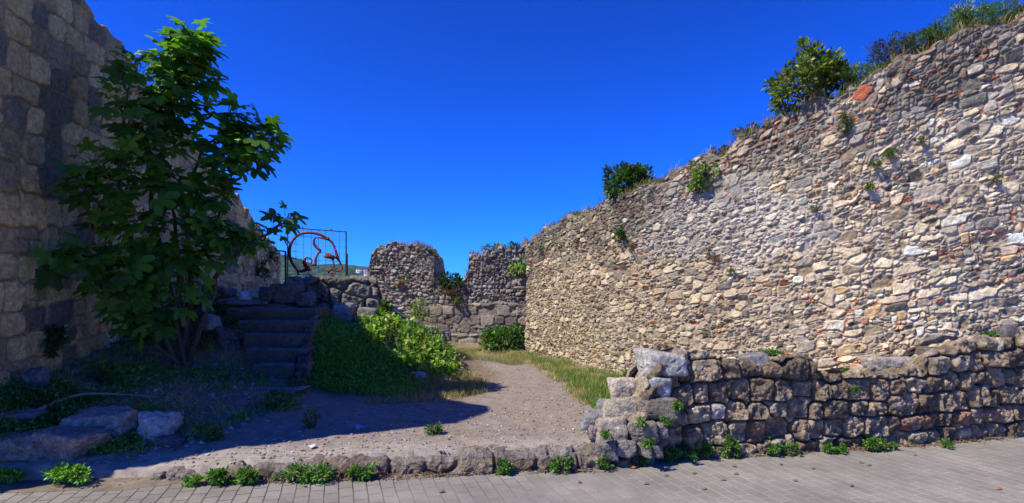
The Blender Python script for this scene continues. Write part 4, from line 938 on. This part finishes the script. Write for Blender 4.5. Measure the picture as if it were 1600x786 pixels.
# sunlit skirts of the mound, the path verge, the back strip
def blades(name, n, seed, poly, h, ca, cb, label, odd=None, podd=0, wid=1.3, thr=.45, lean=.4, fq=3):
    poly = np.array(poly); x0, y0 = poly.min(0); x1, y1 = poly.max(0)
    X, Y, Z, px, py = on_mound(n, seed, x0, x1, y0, y1, lambda a, b: inpoly(a, b, poly))
    r = np.random.default_rng(seed); k = fbm(X * fq, Y * fq, seed, 3) + .22 * (r.random(len(X)) - .5) > thr
    return grass(name, np.c_[X[k], Y[k], Z[k] - .005], h, ca, cb, seed, label, odd=odd, podd=podd, wid=wid, lean=lean)
VERGE = [(822, 552), (840, 555), (960, 588), (990, 600), (975, 640), (935, 645), (900, 622), (870, 590), (830, 568)]
blades('verge_grass', 26000, 61, VERGE, .12, (.05, .12, .02), (.13, .21, .04), 'green grass along the foot of the tall wall', (.3, .24, .11), .15, thr=.46)
blades('dry_verge_grass', 22000, 62, [(825, 560), (850, 560), (960, 600), (985, 622), (950, 655), (915, 640), (880, 610), (840, 580)], .09, (.24, .18, .08), (.40, .32, .17), 'straw coloured grass between path and verge', (.12, .16, .04), .15, thr=.42)
blades('far_grass', 16000, 63, [(690, 545), (760, 546), (832, 552), (850, 566), (800, 572), (740, 562), (700, 560)], .07, (.14, .15, .05), (.30, .25, .11), 'yellowish trampled grass at the far end of the path', (.08, .14, .03), .3, thr=.40)
blades('dry_mound_grass', 12000, 64, [(640, 600), (700, 585), (725, 580), (765, 600), (770, 612), (720, 625), (640, 630), (560, 632), (590, 618)], .10, (.20, .15, .07), (.36, .28, .14), 'dry straw grass round the foot of the mound', (.08, .13, .03), .2, thr=.44)
# scruffy cover of the shaded bank at the left
BANK = [(0, 615), (60, 590), (160, 552), (260, 540), (330, 530), (400, 560), (410, 600), (470, 610), (480, 640), (380, 660), (330, 680), (250, 705), (170, 715), (0, 720)]
blades('bank_grass', 20000, 65, BANK, .085, (.10, .12, .03), (.46, .31, .13), 'thin mixed grass on the shaded bank below the fig tree', (.50, .40, .25), .2, thr=.45, lean=.7)
def patch_leaves(name, n, seed, poly, h, per, size, ca, cb, label, thr=.55, fq=1.8):
    poly = np.array(poly); x0, y0 = poly.min(0); x1, y1 = poly.max(0)
    X, Y, Z, px, py = on_mound(n, seed, x0, x1, y0, y1, lambda a, b: inpoly(a, b, poly))
    k = fbm(X * fq, Y * fq, seed, 3) > thr
    return leaves_on(name, X[k], Y[k], Z[k], h, per, size, ca, cb, seed, (.12, .2, .04), .08, label, 'ground cover', 'stuff')
patch_leaves('bank_weeds', 4200, 66, BANK, .13, 7, .042, (.05, .13, .022), (.13, .26, .045), 'patches of small green weeds on the shaded bank', thr=.53)
patch_leaves('bank_edge_weeds', 1600, 67, [(0, 620), (70, 600), (170, 640), (180, 660), (60, 690), (0, 700)], .14, 8, .04, (.04, .10, .02), (.08, .19, .04), 'dense small weeds among the boulders at the left', thr=.42)
patch_leaves('terrace_weeds', 1400, 68, [(150, 505), (300, 478), (370, 480), (400, 560), (340, 575), (240, 545), (150, 545)], .16, 6, .05, (.02, .05, .015), (.06, .11, .03), 'dark low weeds on the upper bank left of the steps', thr=.50)
for k, (px, py, wpx, hpx, lb) in enumerate([(430, 640, 60, 26, 'dark green tuft on the bare earth below the steps'), (487, 670, 22, 26, 'small dark tuft alone on the shaded earth'), (460, 615, 44, 20, 'low weed right at the foot of the steps'),
                                            (375, 545, 40, 34, 'leafy weed left of the middle steps'), (680, 680, 24, 12, 'pale tuft on the sunlit path beside a stone'), (160, 600, 50, 26, 'green weed cluster below the shaded wall'),
                                            (70, 640, 60, 30, 'bright fern like weeds left of the fallen branch'), (330, 690, 30, 20, 'grassy weed between pale boulder and path')]):
    X_, Y_, Z_ = ground_at(px, py); s_ = Y_ / F0
    bush('weed', (X_, Y_, Z_ + hpx * s_ * .4), (wpx * s_ * .5, wpx * s_ * .35, hpx * s_ * .5), int(wpx * .7), 11, .05, (.025, .07, .015), (.07, .15, .03), lb, 'weed', None, 700 + k, (.14, .15, .05), .08, base=(X_, Y_, Z_), flat=.9, wid=.55, shell=.15, up=.8)

# ------------------------------------------------------------------ fig tree
fig = empty('fig_tree', (*P(285, 520, 7.3)[:2], float(H(np.array(P(285, 520, 7.3)[0]), np.array(7.3)))))
tag(fig, 'many stemmed fig tree with large lobed leaves in front of the high shaded wall', 'fig tree')
fb = np.array(fig.location)
CL = [(292, 55, 36, 6.8), (262, 82, 28, 6.7), (318, 90, 26, 6.9), (285, 110, 40, 6.8), (326, 110, 14, 6.9), (250, 150, 40, 6.7), (290, 165, 30, 6.9), (215, 100, 22, 6.3), (190, 115, 14, 6.1), (182, 150, 18, 6.0), (205, 180, 34, 6.3),
      (235, 210, 36, 6.6), (285, 210, 28, 6.9), (195, 235, 34, 6.3), (150, 250, 24, 5.9), (130, 285, 24, 5.9), (165, 305, 38, 6.1), (210, 285, 34, 6.5), (265, 270, 30, 6.8), (372, 178, 24, 7.0), (360, 210, 34, 7.0),
      (400, 190, 26, 7.0), (425, 205, 20, 7.0), (395, 225, 30, 7.0), (350, 240, 32, 7.0), (385, 255, 24, 7.0), (335, 275, 34, 7.0), (300, 300, 28, 6.9), (350, 300, 24, 7.0), (165, 345, 34, 6.2), (215, 345, 32, 6.5), (258, 335, 26, 6.8),
      (310, 350, 34, 6.9), (345, 340, 28, 7.0), (365, 365, 28, 7.0), (395, 375, 18, 7.0), (418, 362, 18, 7.0), (434, 354, 10, 7.0), (450, 338, 10, 7.0), (130, 400, 36, 6.1), (175, 405, 40, 6.3), (225, 400, 36, 6.6),
      (270, 392, 24, 6.8), (205, 445, 34, 6.4), (248, 442, 24, 6.7), (160, 445, 30, 6.2), (300, 395, 26, 7.0), (290, 430, 22, 7.0), (190, 500, 20, 6.4), (215, 512, 18, 6.5), (240, 480, 20, 6.7), (320, 385, 16, 7.0), (338, 375, 16, 7.0), (205, 470, 14, 6.4), (255, 498, 20, 6.9), (285, 470, 20, 7.0), (318, 448, 16, 7.1), (232, 512, 16, 6.7)]
r = np.random.default_rng(77)
tips = []
for (px, py, rp, Y) in CL:
    c = np.array(P(px, py, Y)); rw = max(4, rp - 13) * Y / F0; n = max(1, int((rp / 13.2) ** 2 * r.uniform(.6, 1.15) * (.72 if (py > 300 and px < 330) else 1)))
    dd = rnd_dirs(r, n, .1) * (r.random(n)[:, None] ** .4) * rw
    dd[:, 1] *= 1.1
    for q in dd: tips.append(c + q)
tips = np.array(tips)
wx_ = np.interp(tips[:, 1], [3.8, 5.5, 7, 9], [-4.84, -5.18, -5.48, -5.9]); tips[:, 0] = np.maximum(tips[:, 0], wx_ + .18)
cen = np.array([-4.3, 6.9, 2.4])
pos, dr, nr, scl, colr = [], [], [], [], []
pet = []
for tpt in tips:
    out = tpt - cen; out[2] *= .6; out /= np.linalg.norm(out) + 1e-9
    ax = out * .7 + np.array([0.25, -.25, .55]) + r.normal(0, .25, 3); ax /= np.linalg.norm(ax)
    e1 = np.cross(ax, [.3, .5, .8]); e1 /= np.linalg.norm(e1); e2 = np.cross(ax, e1)
    n = r.integers(5, 8); ph = r.random() * 6.28; fresh = r.random() < .3
    for k in range(n):
        a = ph + k * 2.4; t = k / n
        rad_ = np.cos(a) * e1 + np.sin(a) * e2
        b0 = tpt - ax * .16 * (1 - t) + r.normal(0, .01, 3)
        pd = rad_ * (1.0 - .55 * t) + ax * (.25 + .7 * t); pd /= np.linalg.norm(pd)
        pl = r.uniform(.06, .13); b1 = b0 + pd * pl
        ld = pd * np.array([1, 1, .5]) + np.array([0, 0, -.42 + .5 * t]) + r.normal(0, .15, 3)
        ln = ax * .8 + np.array([0, 0, .7]) + pd * .2 + r.normal(0, .42, 3)
        pos.append(b1); dr.append(ld); nr.append(ln); scl.append(r.choice([.14, .19, .24, .29, .33]) * r.uniform(.9, 1.1) * (1 - .35 * t))
        g = r.random(); cbase = np.array([.045, .125, .022]) * (1 - g) + np.array([.14, .30, .035]) * g
        if fresh and t > .45: cbase = np.array([.22, .36, .05])
        colr.append(cbase * r.uniform(.85, 1.15)); pet.append((b0, b1))
V, Fc, C_ = place(FIG, np.array(pos), np.array(dr), np.array(nr), np.array(scl), np.array(colr), r.uniform(.85, 1.1, len(pos)))
mesh_np('crown', V - fb, Fc, M_FIG, C_, fig, smooth=False)
V, Fc = join([tube(np.array([a, b]), [.0045, .003], 3) for a, b in pet] )
mesh_np('leaf_stalks', V - fb, Fc, M_LEAF, np.tile([.13, .20, .05], (len(V), 1)), fig)
# stems: main stems from the base, side branches to the clumps
tb = []
stems = [[(285, 522, 7.3), (262, 440, 7.1), (238, 330, 6.9), (262, 200, 6.8), (290, 70, 6.8)], [(292, 520, 7.35), (300, 430, 7.2), (292, 330, 7.1), (318, 240, 7.05), (380, 195, 7.0)],
         [(276, 520, 7.25), (230, 450, 6.9), (196, 350, 6.5), (190, 240, 6.3), (205, 120, 6.3)], [(298, 520, 7.4), (330, 455, 7.3), (370, 395, 7.15), (415, 368, 7.0), (464, 338, 7.0)],
         [(270, 522, 7.2), (215, 480, 6.8), (165, 420, 6.3), (135, 330, 6.0)], [(290, 518, 7.3), (310, 410, 7.2), (345, 330, 7.1), (360, 270, 7.05)], [(266, 520, 7.1), (214, 520, 6.7), (186, 500, 6.4)], [(288, 520, 7.4), (278, 400, 7.2), (255, 290, 7.0), (225, 200, 6.7)]]
sp = []
for k, st in enumerate(stems):
    pts = np.array([P(*q) for q in st]); pts[0] = (fb[0] + .07 * math.cos(k * 2.1), fb[1] + .07 * math.sin(k * 2.1), fb[2] - .08)
    sm_ = smooth_path(pts, 8); sm_ += np.c_[vn2(np.arange(len(sm_)) * .4, 0, k) - .5, vn2(np.arange(len(sm_)) * .4, 0, k + 30) - .5, np.zeros(len(sm_))] * .08
    tb.append(tube(sm_, np.linspace(.042 if k < 4 else .03, .009, len(sm_)), 9)); sp.append(sm_)
allp = np.vstack(sp)
for (px, py, rp, Y) in CL:
    c = np.array(P(px, py, Y)); c[0] = max(c[0], np.interp(c[1], [3.8, 5.5, 7, 9], [-4.84, -5.18, -5.48, -5.9]) + .15)
    lower = allp[allp[:, 2] < c[2] - .05]
    if len(lower) == 0: continue
    j = lower[np.argmin(np.linalg.norm(lower - c, axis=1))]
    m = (j + c) / 2 + np.array([0, 0, -.08]); s_ = smooth_path([j, m, c], 5); tb.append(tube(s_, np.linspace(.016, .007, len(s_)), 6))
    near = tips[np.linalg.norm(tips - c, axis=1) < rp * Y / F0 * 1.05]
    for q in near[:14]: tb.append(tube(smooth_path([c, (c + q) / 2 + r.normal(0, .02, 3), q], 3), np.linspace(.008, .005, 7), 5))
V, Fc = join(tb); cb_ = np.array([.085, .07, .055]) * (.6 + .8 * fbm3(V * 8, 3, 3)[:, None])
mesh_np('trunk', V - fb, Fc, M_BARK, cb_, fig)

# ------------------------------------------------------------------ wire panel with rusty figure, posts
M_IRON = plain('dark_iron', (.06, .05, .05), .6, .6); M_RUST = plain('rusted_steel', (.19, .04, .025), .75, .2, .4, 30)
YP = 11.5
def Q(zx, zy, Y=YP, dy=0): p = P(430 + zx / 4.622, 340 + zy / 4.624, Y); return np.array([p[0], p[1] + dy, p[2]])
pb = Q(300, 500); pb[2] = 1.45
panel = empty('wire_panel', pb); tag(panel, 'square wire panel on a thin frame carrying a rusty curling metal figure', 'metal panel')
fr = [tube(np.array([[Q(90, 85)[0], YP, 1.35], Q(90, 80)]), .012, 6), tube(np.array([[Q(512, 100)[0], YP, 1.35], Q(512, 100)]), .015, 6), tube(np.array([Q(88, 72), Q(514, 103)]), .012, 6), tube(np.array([Q(200, 66), Q(200, 84)]), .012, 5), tube(np.array([Q(405, 80), Q(405, 98)]), .012, 5)]
V, Fc = join(fr); mesh_np('frame', V - pb, Fc, M_IRON, None, panel)
br_ = join([tube(np.array([Q(520, 262), Q(520, 460)]), .016, 6), tube(np.array([Q(512, 262), Q(520, 262)]), .012, 5)])
mesh_np('hinge_bar', br_[0] - pb, br_[1], M_IRON, None, panel)
wv = []
for zx in (150, 205, 260, 313, 365, 418, 463): wv.append(tube(np.array([Q(zx, 78 + (zx - 90) * .06), Q(zx, 480)]), .005, 4))
for zy in (130, 188, 240, 295, 350, 405, 455): wv.append(tube(np.array([Q(90, zy), Q(512, zy + 24)]), .005, 4))
V, Fc = join(wv); mesh_np('wire_mesh', V - pb, Fc, plain('galvanised_wire', (.3, .3, .3), .45, .8), None, panel)
def ribbon(pts, wd, k=6, th=.012):
    p = smooth_path(np.array([Q(a, b, dy=-.03) for a, b in pts]), k); n = len(p); wd = np.interp(np.linspace(0, 1, n), np.linspace(0, 1, len(np.atleast_1d(wd))), np.atleast_1d(wd)) * 1.35
    t = np.gradient(p, axis=0); t /= np.linalg.norm(t, axis=1)[:, None] + 1e-9; nn = np.c_[-t[:, 2], np.zeros(n), t[:, 0]]
    a, b = p + nn * wd[:, None] / 2, p - nn * wd[:, None] / 2; off = np.array([0, th, 0])
    V = np.vstack([a, b, b + off, a + off]); i = np.arange(n); Fq = []
    for u, v_ in ((0, 1), (1, 2), (2, 3), (3, 0)):
        Fq.append(np.stack([u * n + i[:-1], u * n + i[1:], v_ * n + i[1:], v_ * n + i[:-1]], -1))
    Fq.append(np.array([[0, n, 2 * n, 3 * n], [n - 1, 2 * n - 1, 3 * n - 1, 4 * n - 1]])); return V, np.vstack(Fq)
def plate(pts, th=.012):
    p = np.array([Q(a, b, dy=-.034) for a, b in pts]); n = len(p); c = p.mean(0)
    V = np.vstack([p, p + [0, th, 0], c[None], c[None] + [0, th, 0]]); F_ = []
    for i in range(n):
        j = (i + 1) % n; F_ += [[i, j, 2 * n, 2 * n], [n + i, 2 * n + 1, n + j, n + j], [i, n + i, n + j, j]]
    return V, np.array(F_)
rb_ = [ribbon([(165, 385), (140, 350), (113, 300), (107, 240), (117, 190), (142, 150), (177, 123), (222, 111), (272, 111), (322, 122), (365, 142), (392, 158)], [.03, .045, .045, .04, .045, .03]),
       ribbon([(392, 160), (420, 190), (438, 235), (446, 272), (466, 318), (486, 355), (480, 378), (452, 386), (425, 378)], [.04, .025, .05, .02, .03, .02]),
       ribbon([(392, 158), (342, 148), (300, 146), (282, 165), (285, 195), (305, 220), (328, 240), (308, 268), (295, 300), (292, 345)], [.05, .02, .04, .04, .03, .05]),
       ribbon([(262, 335), (266, 308), (245, 291), (222, 294), (213, 318), (221, 345), (238, 368), (200, 387), (165, 388)], [.03, .02, .03, .05, .07, .05, .03]),
       ribbon([(415, 305), (428, 338), (416, 368), (390, 382)], [.02, .025, .02]), ribbon([(440, 285), (460, 312)], [.03, .02]),
       ribbon([(240, 380), (252, 412), (268, 440)], .014), ribbon([(165, 388), (175, 415)], .016), ribbon([(405, 405), (436, 400), (425, 430), (445, 462)], [.03, .015, .02, .012]), ribbon([(400, 432), (440, 425)], .014)]
rp_ = []
for v_, f_ in rb_: rp_.append((v_, f_))
V, Fc = join(rp_); mesh_np('metal_figure', V - pb, Fc, M_RUST, None, panel, smooth=False)
def tris(parts):
    V, Fs, o = [], [], 0
    for v_, f_ in parts:
        V.append(v_); o2 = o
        for a in f_:
            Fs.append([a[0] + o, a[1] + o, a[2] + o])
            if a[3] != a[2]: Fs.append([a[0] + o, a[2] + o, a[3] + o])
        o += len(v_)
    return np.vstack(V), np.array(Fs)
for pl_ in [plate([(358, 244), (375, 258), (405, 262), (430, 275), (441, 290), (425, 310), (400, 300), (372, 295), (345, 288), (366, 272)]), plate([(268, 330), (298, 332), (300, 352), (272, 350)]),
              plate([(364, 372), (392, 376), (422, 378), (402, 388), (388, 408), (380, 388)]), plate([(228, 372), (266, 370), (262, 388), (232, 384)]), plate([(428, 236), (442, 226), (448, 250), (436, 246)]), plate([(366, 150), (392, 138), (396, 166)]),
              plate([(158, 380), (172, 378), (180, 392), (168, 420), (162, 398)])]:
    V, Fc = tris([pl_]); mesh_np('metal_plate', V - pb, Fc, M_RUST, None, panel, smooth=False)
pp = P(447, 440, 11.9); post = empty('metal_post', (pp[0], pp[1], 1.45)); tag(post, 'thin dark metal post with a short top arm left of the wire panel', 'post')
V, Fc = join([tube(np.array([[pp[0], 11.9, 1.3], P(446, 393, 11.9)]), .022, 6)]); mesh_np('upright', V - np.array(post.location), Fc, M_IRON, None, post)
V, Fc = join([tube(np.array([P(432, 391.5, 11.9), P(446.5, 393, 11.9)]), .016, 6)]); mesh_np('arm', V - np.array(post.location), Fc, M_IRON, None, post)

# ledge stone sticking out in the rampart corner
X_, Y_, Z_ = P(813, 452, 14.55); rock('stone_bracket', (X_, Y_, Z_ - .02), (.36, .5, .1), 801, (.33, .28, .22), 0, 'flat stone bracket jutting from the rampart near the wall corner', 'stone bracket', sink=0, l=4, rough=.04)

# ------------------------------------------------------------------ small things on the ground
def stick(pts, r0, r1, label, seed, name='fallen_branch'):
    w3 = []
    for px, py, up in pts:
        X_, Y_, Z_ = ground_at(px, py); w3.append((X_, Y_, Z_ + up))
    p = smooth_path(w3, 7); b = p[0].copy(); V, Fc = tube(p, np.linspace(r0, r1, len(p)), 7)
    o = mesh_np(name, V - b, Fc, M_BARK, np.array([.33, .27, .19]) * (.7 + .6 * fbm3(V * 12, seed, 3)[:, None])); o.location = b
    tag(o, label, 'branch')
stick([(14, 693, .08), (50, 668, .10), (90, 645, .13), (130, 633, .14), (180, 628, .10), (250, 628, .03)], .02, .008, 'long pale curved dead branch lying over the boulders', 1)
stick([(68, 676, .06), (100, 682, .08), (150, 690, .03)], .008, .004, 'thin straight dry twig below the long curved branch', 2)
def scrap(px, py, sz, label, seed, c, name='paper_scrap', cat='litter', g=None, street=False, flat=.0):
    if street: Y_ = CH * F0 / (py - HZ); X_ = (px - 800) * Y_ / F0; Z_ = .006
    else: X_, Y_, Z_ = ground_at(px, py); Z_ += .012
    r_ = np.random.default_rng(seed); n = 7; th = np.arange(n) / n * 6.283 + r_.random(n) * .5; rr = sz * r_.uniform(.35, .6, n)
    u = np.c_[rr * np.cos(th), rr * np.sin(th) * .7, r_.uniform(0, .35 * sz, n)]
    V = np.vstack([u, [[0, 0, .12 * sz]], u - [0, 0, .002]]); F_ = [[i, (i + 1) % n, n] for i in range(n)] + [[(i + 1) % n, i, n + 1 + i] for i in range(n)]
    o = mesh_np(name, V, np.array(F_), M_LITTER, np.tile(c, (len(V), 1)), smooth=False); o.location = (X_, Y_, Z_); tag(o, label, cat, g)
M_LITTER = attr_mat('litter', nscale=30, nvar=.15, bump=.1, rough=.7)
scrap(183, 706, .14, 'crumpled white paper scrap on the earth below the upright pale boulder', 1, (.65, .66, .70))
scrap(110, 633, .08, 'small white scrap in the weeds beside the long branch', 2, (.6, .6, .62))
scrap(95, 592, .10, 'pale plastic bit lying below the shaded wall', 3, (.35, .33, .35), 'plastic_scrap')
scrap(566, 674, .14, 'flat pale torn scrap on the shaded earth', 4, (.38, .36, .40))
scrap(488, 699, .09, 'white scrap at the edge of the shadow', 5, (.6, .58, .56))
for k, (px, py) in enumerate([(990, 732), (1147, 730), (1150, 742), (1220, 727), (1130, 751), (1085, 741), (1270, 733), (1345, 724), (1390, 705), (1472, 697), (1330, 760), (1010, 757), (1560, 765), (905, 755), (690, 770), (1100, 765), (1040, 744), (1358, 728), (1242, 752), (1430, 712)]):
    scrap(px, py, .05 if k else .09, 'dry curled leaf lying on the grey pavers' if k else 'largest dry orange leaf on the pavers before the tumbled wall end', 20 + k, [(.34, .15, .05), (.28, .17, .08), (.16, .15, .05)][k % 3], 'dead_leaf', 'leaf', 'dry leaves scattered on the street' if k else None, True)
# pebbles and grit
def pebbles(name, n, seed, poly, s0, s1, label, cols, street=False):
    poly = np.array(poly); x0, y0 = poly.min(0); x1, y1 = poly.max(0)
    X, Y, Z, px, py = on_mound(n, seed, x0, x1, y0, y1, lambda a, b: inpoly(a, b, poly))
    V0, F0_ = ico(1); r = np.random.default_rng(seed); n = len(X); s = s0 * (s1 / s0) ** (r.random(n) ** 2.2)
    W = V0[None] * s[:, None, None] * r.uniform(.6, 1.2, (n, 1, 3)) * (1 + .3 * (r.random((n, len(V0), 1)) - .5)); W[:, :, 2] *= .6
    W += np.c_[X, Y, Z + s * .15][:, None]
    col = np.array(cols)[r.integers(0, len(cols), n)] * r.uniform(.7, 1.3, (n, 1))
    o = mesh_np(name, W.reshape(-1, 3), (F0_[None] + (np.arange(n) * len(V0))[:, None, None]).reshape(-1, 3), M_STONE, np.repeat(col[:, None], len(V0), 1).reshape(-1, 3), smooth=False)
    tag(o, label, 'gravel', kind='stuff')
PC = [(.30, .27, .24), (.42, .39, .36), (.20, .175, .155), (.36, .29, .24), (.52, .50, .47), (.33, .20, .15)]
pebbles('gravel', 9000, 71, [(250, 725), (600, 640), (760, 560), (830, 560), (940, 660), (935, 700), (600, 712), (300, 735)], .004, .022, 'small stones and grit scattered over the earth path', PC)
pebbles('bank_gravel', 5000, 72, [(0, 720), (0, 620), (160, 555), (400, 560), (470, 640), (400, 670), (200, 730)], .005, .04, 'stones and rubble bits on the shaded bank', [(c[0] * .95, c[1] * .88, c[2] * .8) for c in PC])
def strip_litter(n, seed):
    r = np.random.default_rng(seed); X = r.uniform(-4.6, 5.5, n); Y = kerbY(X) - .015 - np.abs(r.normal(0, .045, n)) + np.where(X < -2.5, .06, 0); k = fbm(X * 3, Y * 3, seed, 3) > .42; X, Y = X[k], Y[k]; n = len(X)
    d = r.normal(0, 1, (n, 3)); d[:, 2] *= .2; nn = r.normal(0, .4, (n, 3)); nn[:, 2] += 1
    V, Fc, C_ = place(OVAL, np.c_[X, Y, .006 + .02 * r.random(n)], d, nn, r.uniform(.015, .06, n), np.array([(.24, .17, .10), (.33, .26, .16), (.14, .10, .07), (.35, .18, .08)])[r.integers(0, 4, n)] * r.uniform(.7, 1.2, (n, 1)), .35)
    tag(mesh_np('plant_litter', V, Fc, M_LITTER, C_, smooth=False), 'brown plant litter gathered along the foot of kerb and wall', 'litter', kind='stuff')
strip_litter(5200, 73)

# ------------------------------------------------------------------ air
bm = bmesh.new(); bmesh.ops.create_cube(bm, size=1)
for v in bm.verts: v.co = ((v.co.x + .5) * 2600 - 1600, (v.co.y + .5) * 2500 - 60, (v.co.z + .5) * 171 - 11)
me = bpy.data.meshes.new('haze'); bm.to_mesh(me); bm.free(); hz = bpy.data.objects.new('haze', me); COL.objects.link(hz)
hm = bpy.data.materials.new('haze'); hm.use_nodes = True; t = hm.node_tree; t.nodes.clear()
pv = t.nodes.new('ShaderNodeVolumePrincipled'); pv.inputs['Color'].default_value = (.62, .80, 1.0, 1); pv.inputs['Density'].default_value = .00006; pv.inputs['Anisotropy'].default_value = .2
mo_ = t.nodes.new('ShaderNodeOutputMaterial'); t.links.new(pv.outputs[0], mo_.inputs['Volume']); me.materials.append(hm)
tag(hz, 'thin blue summer haze over the distant hills', 'haze', kind='stuff')

blades('mound_grass', 6500, 59, GR, .11, (.09, .24, .03), (.22, .36, .06), 'longer green and straw grass on the shaded mound right of the steps', (.42, .34, .17), .15, thr=.42, lean=.6)
blades('bramble_stalks', 600, 58, BRp, .36, (.18, .14, .08), (.34, .27, .13), 'dry stalks standing in the bramble', (.10, .2, .03), .35, thr=.40, lean=.45, wid=.5)
# heaped rubble and dry stalks on the mound's sunny foot
for k, (px, py, wd, c, lb) in enumerate([(695, 540, .3, (.30, .26, .22), 'brown stone showing through the right end of the bramble'), (672, 532, .26, (.34, .31, .28), 'grey stone near the top of the bramble'), (657, 592, .2, (.36, .35, .36), 'small bluish stone at the foot of the bramble')]):
    X_, Y_, Z_ = ground_at(px, py); rock('boulder', (X_, Y_, Z_ + (.12 if k < 2 else 0)), (wd, wd * .8, wd * .7), 820 + k, c, .2, lb, 'boulder', sink=.1, l=4)

# earth washed against the foot of the kerb and wall
xs_ = np.arange(-6.5, 7, .02); t_ = np.linspace(0, 1, 9)[:, None]
wd_ = .02 + .16 * np.clip(fbm(xs_ * 2.2, 0 * xs_, 91, 4) - .3, 0, 1) + .03 * fbm(xs_ * 14, 0 * xs_, 92, 3) + .10 * sm(-2.6, -3.6, xs_)
X_ = np.tile(xs_, (9, 1)); Y_ = kerbY(xs_)[None] + .10 - (.10 + wd_[None]) * (1 - t_) ** 1.0
Z_ = .0 + .016 * sm(0, .6, t_) * (.6 + .8 * fbm(X_ * 12, Y_ * 12, 93, 3)) - .004 * (t_ < .05) + .006
soil = mesh_np('soil', np.stack([X_, Y_, Z_], -1).reshape(-1, 3), gridfaces(9, len(xs_)), M_GROUND, (np.array([.22, .17, .12]) * (.5 + .9 * fbm(X_ * 9, Y_ * 9, 94, 4))[..., None]).reshape(-1, 3))
tag(soil, 'thin drift of brown soil along the foot of the kerb', kind='structure')
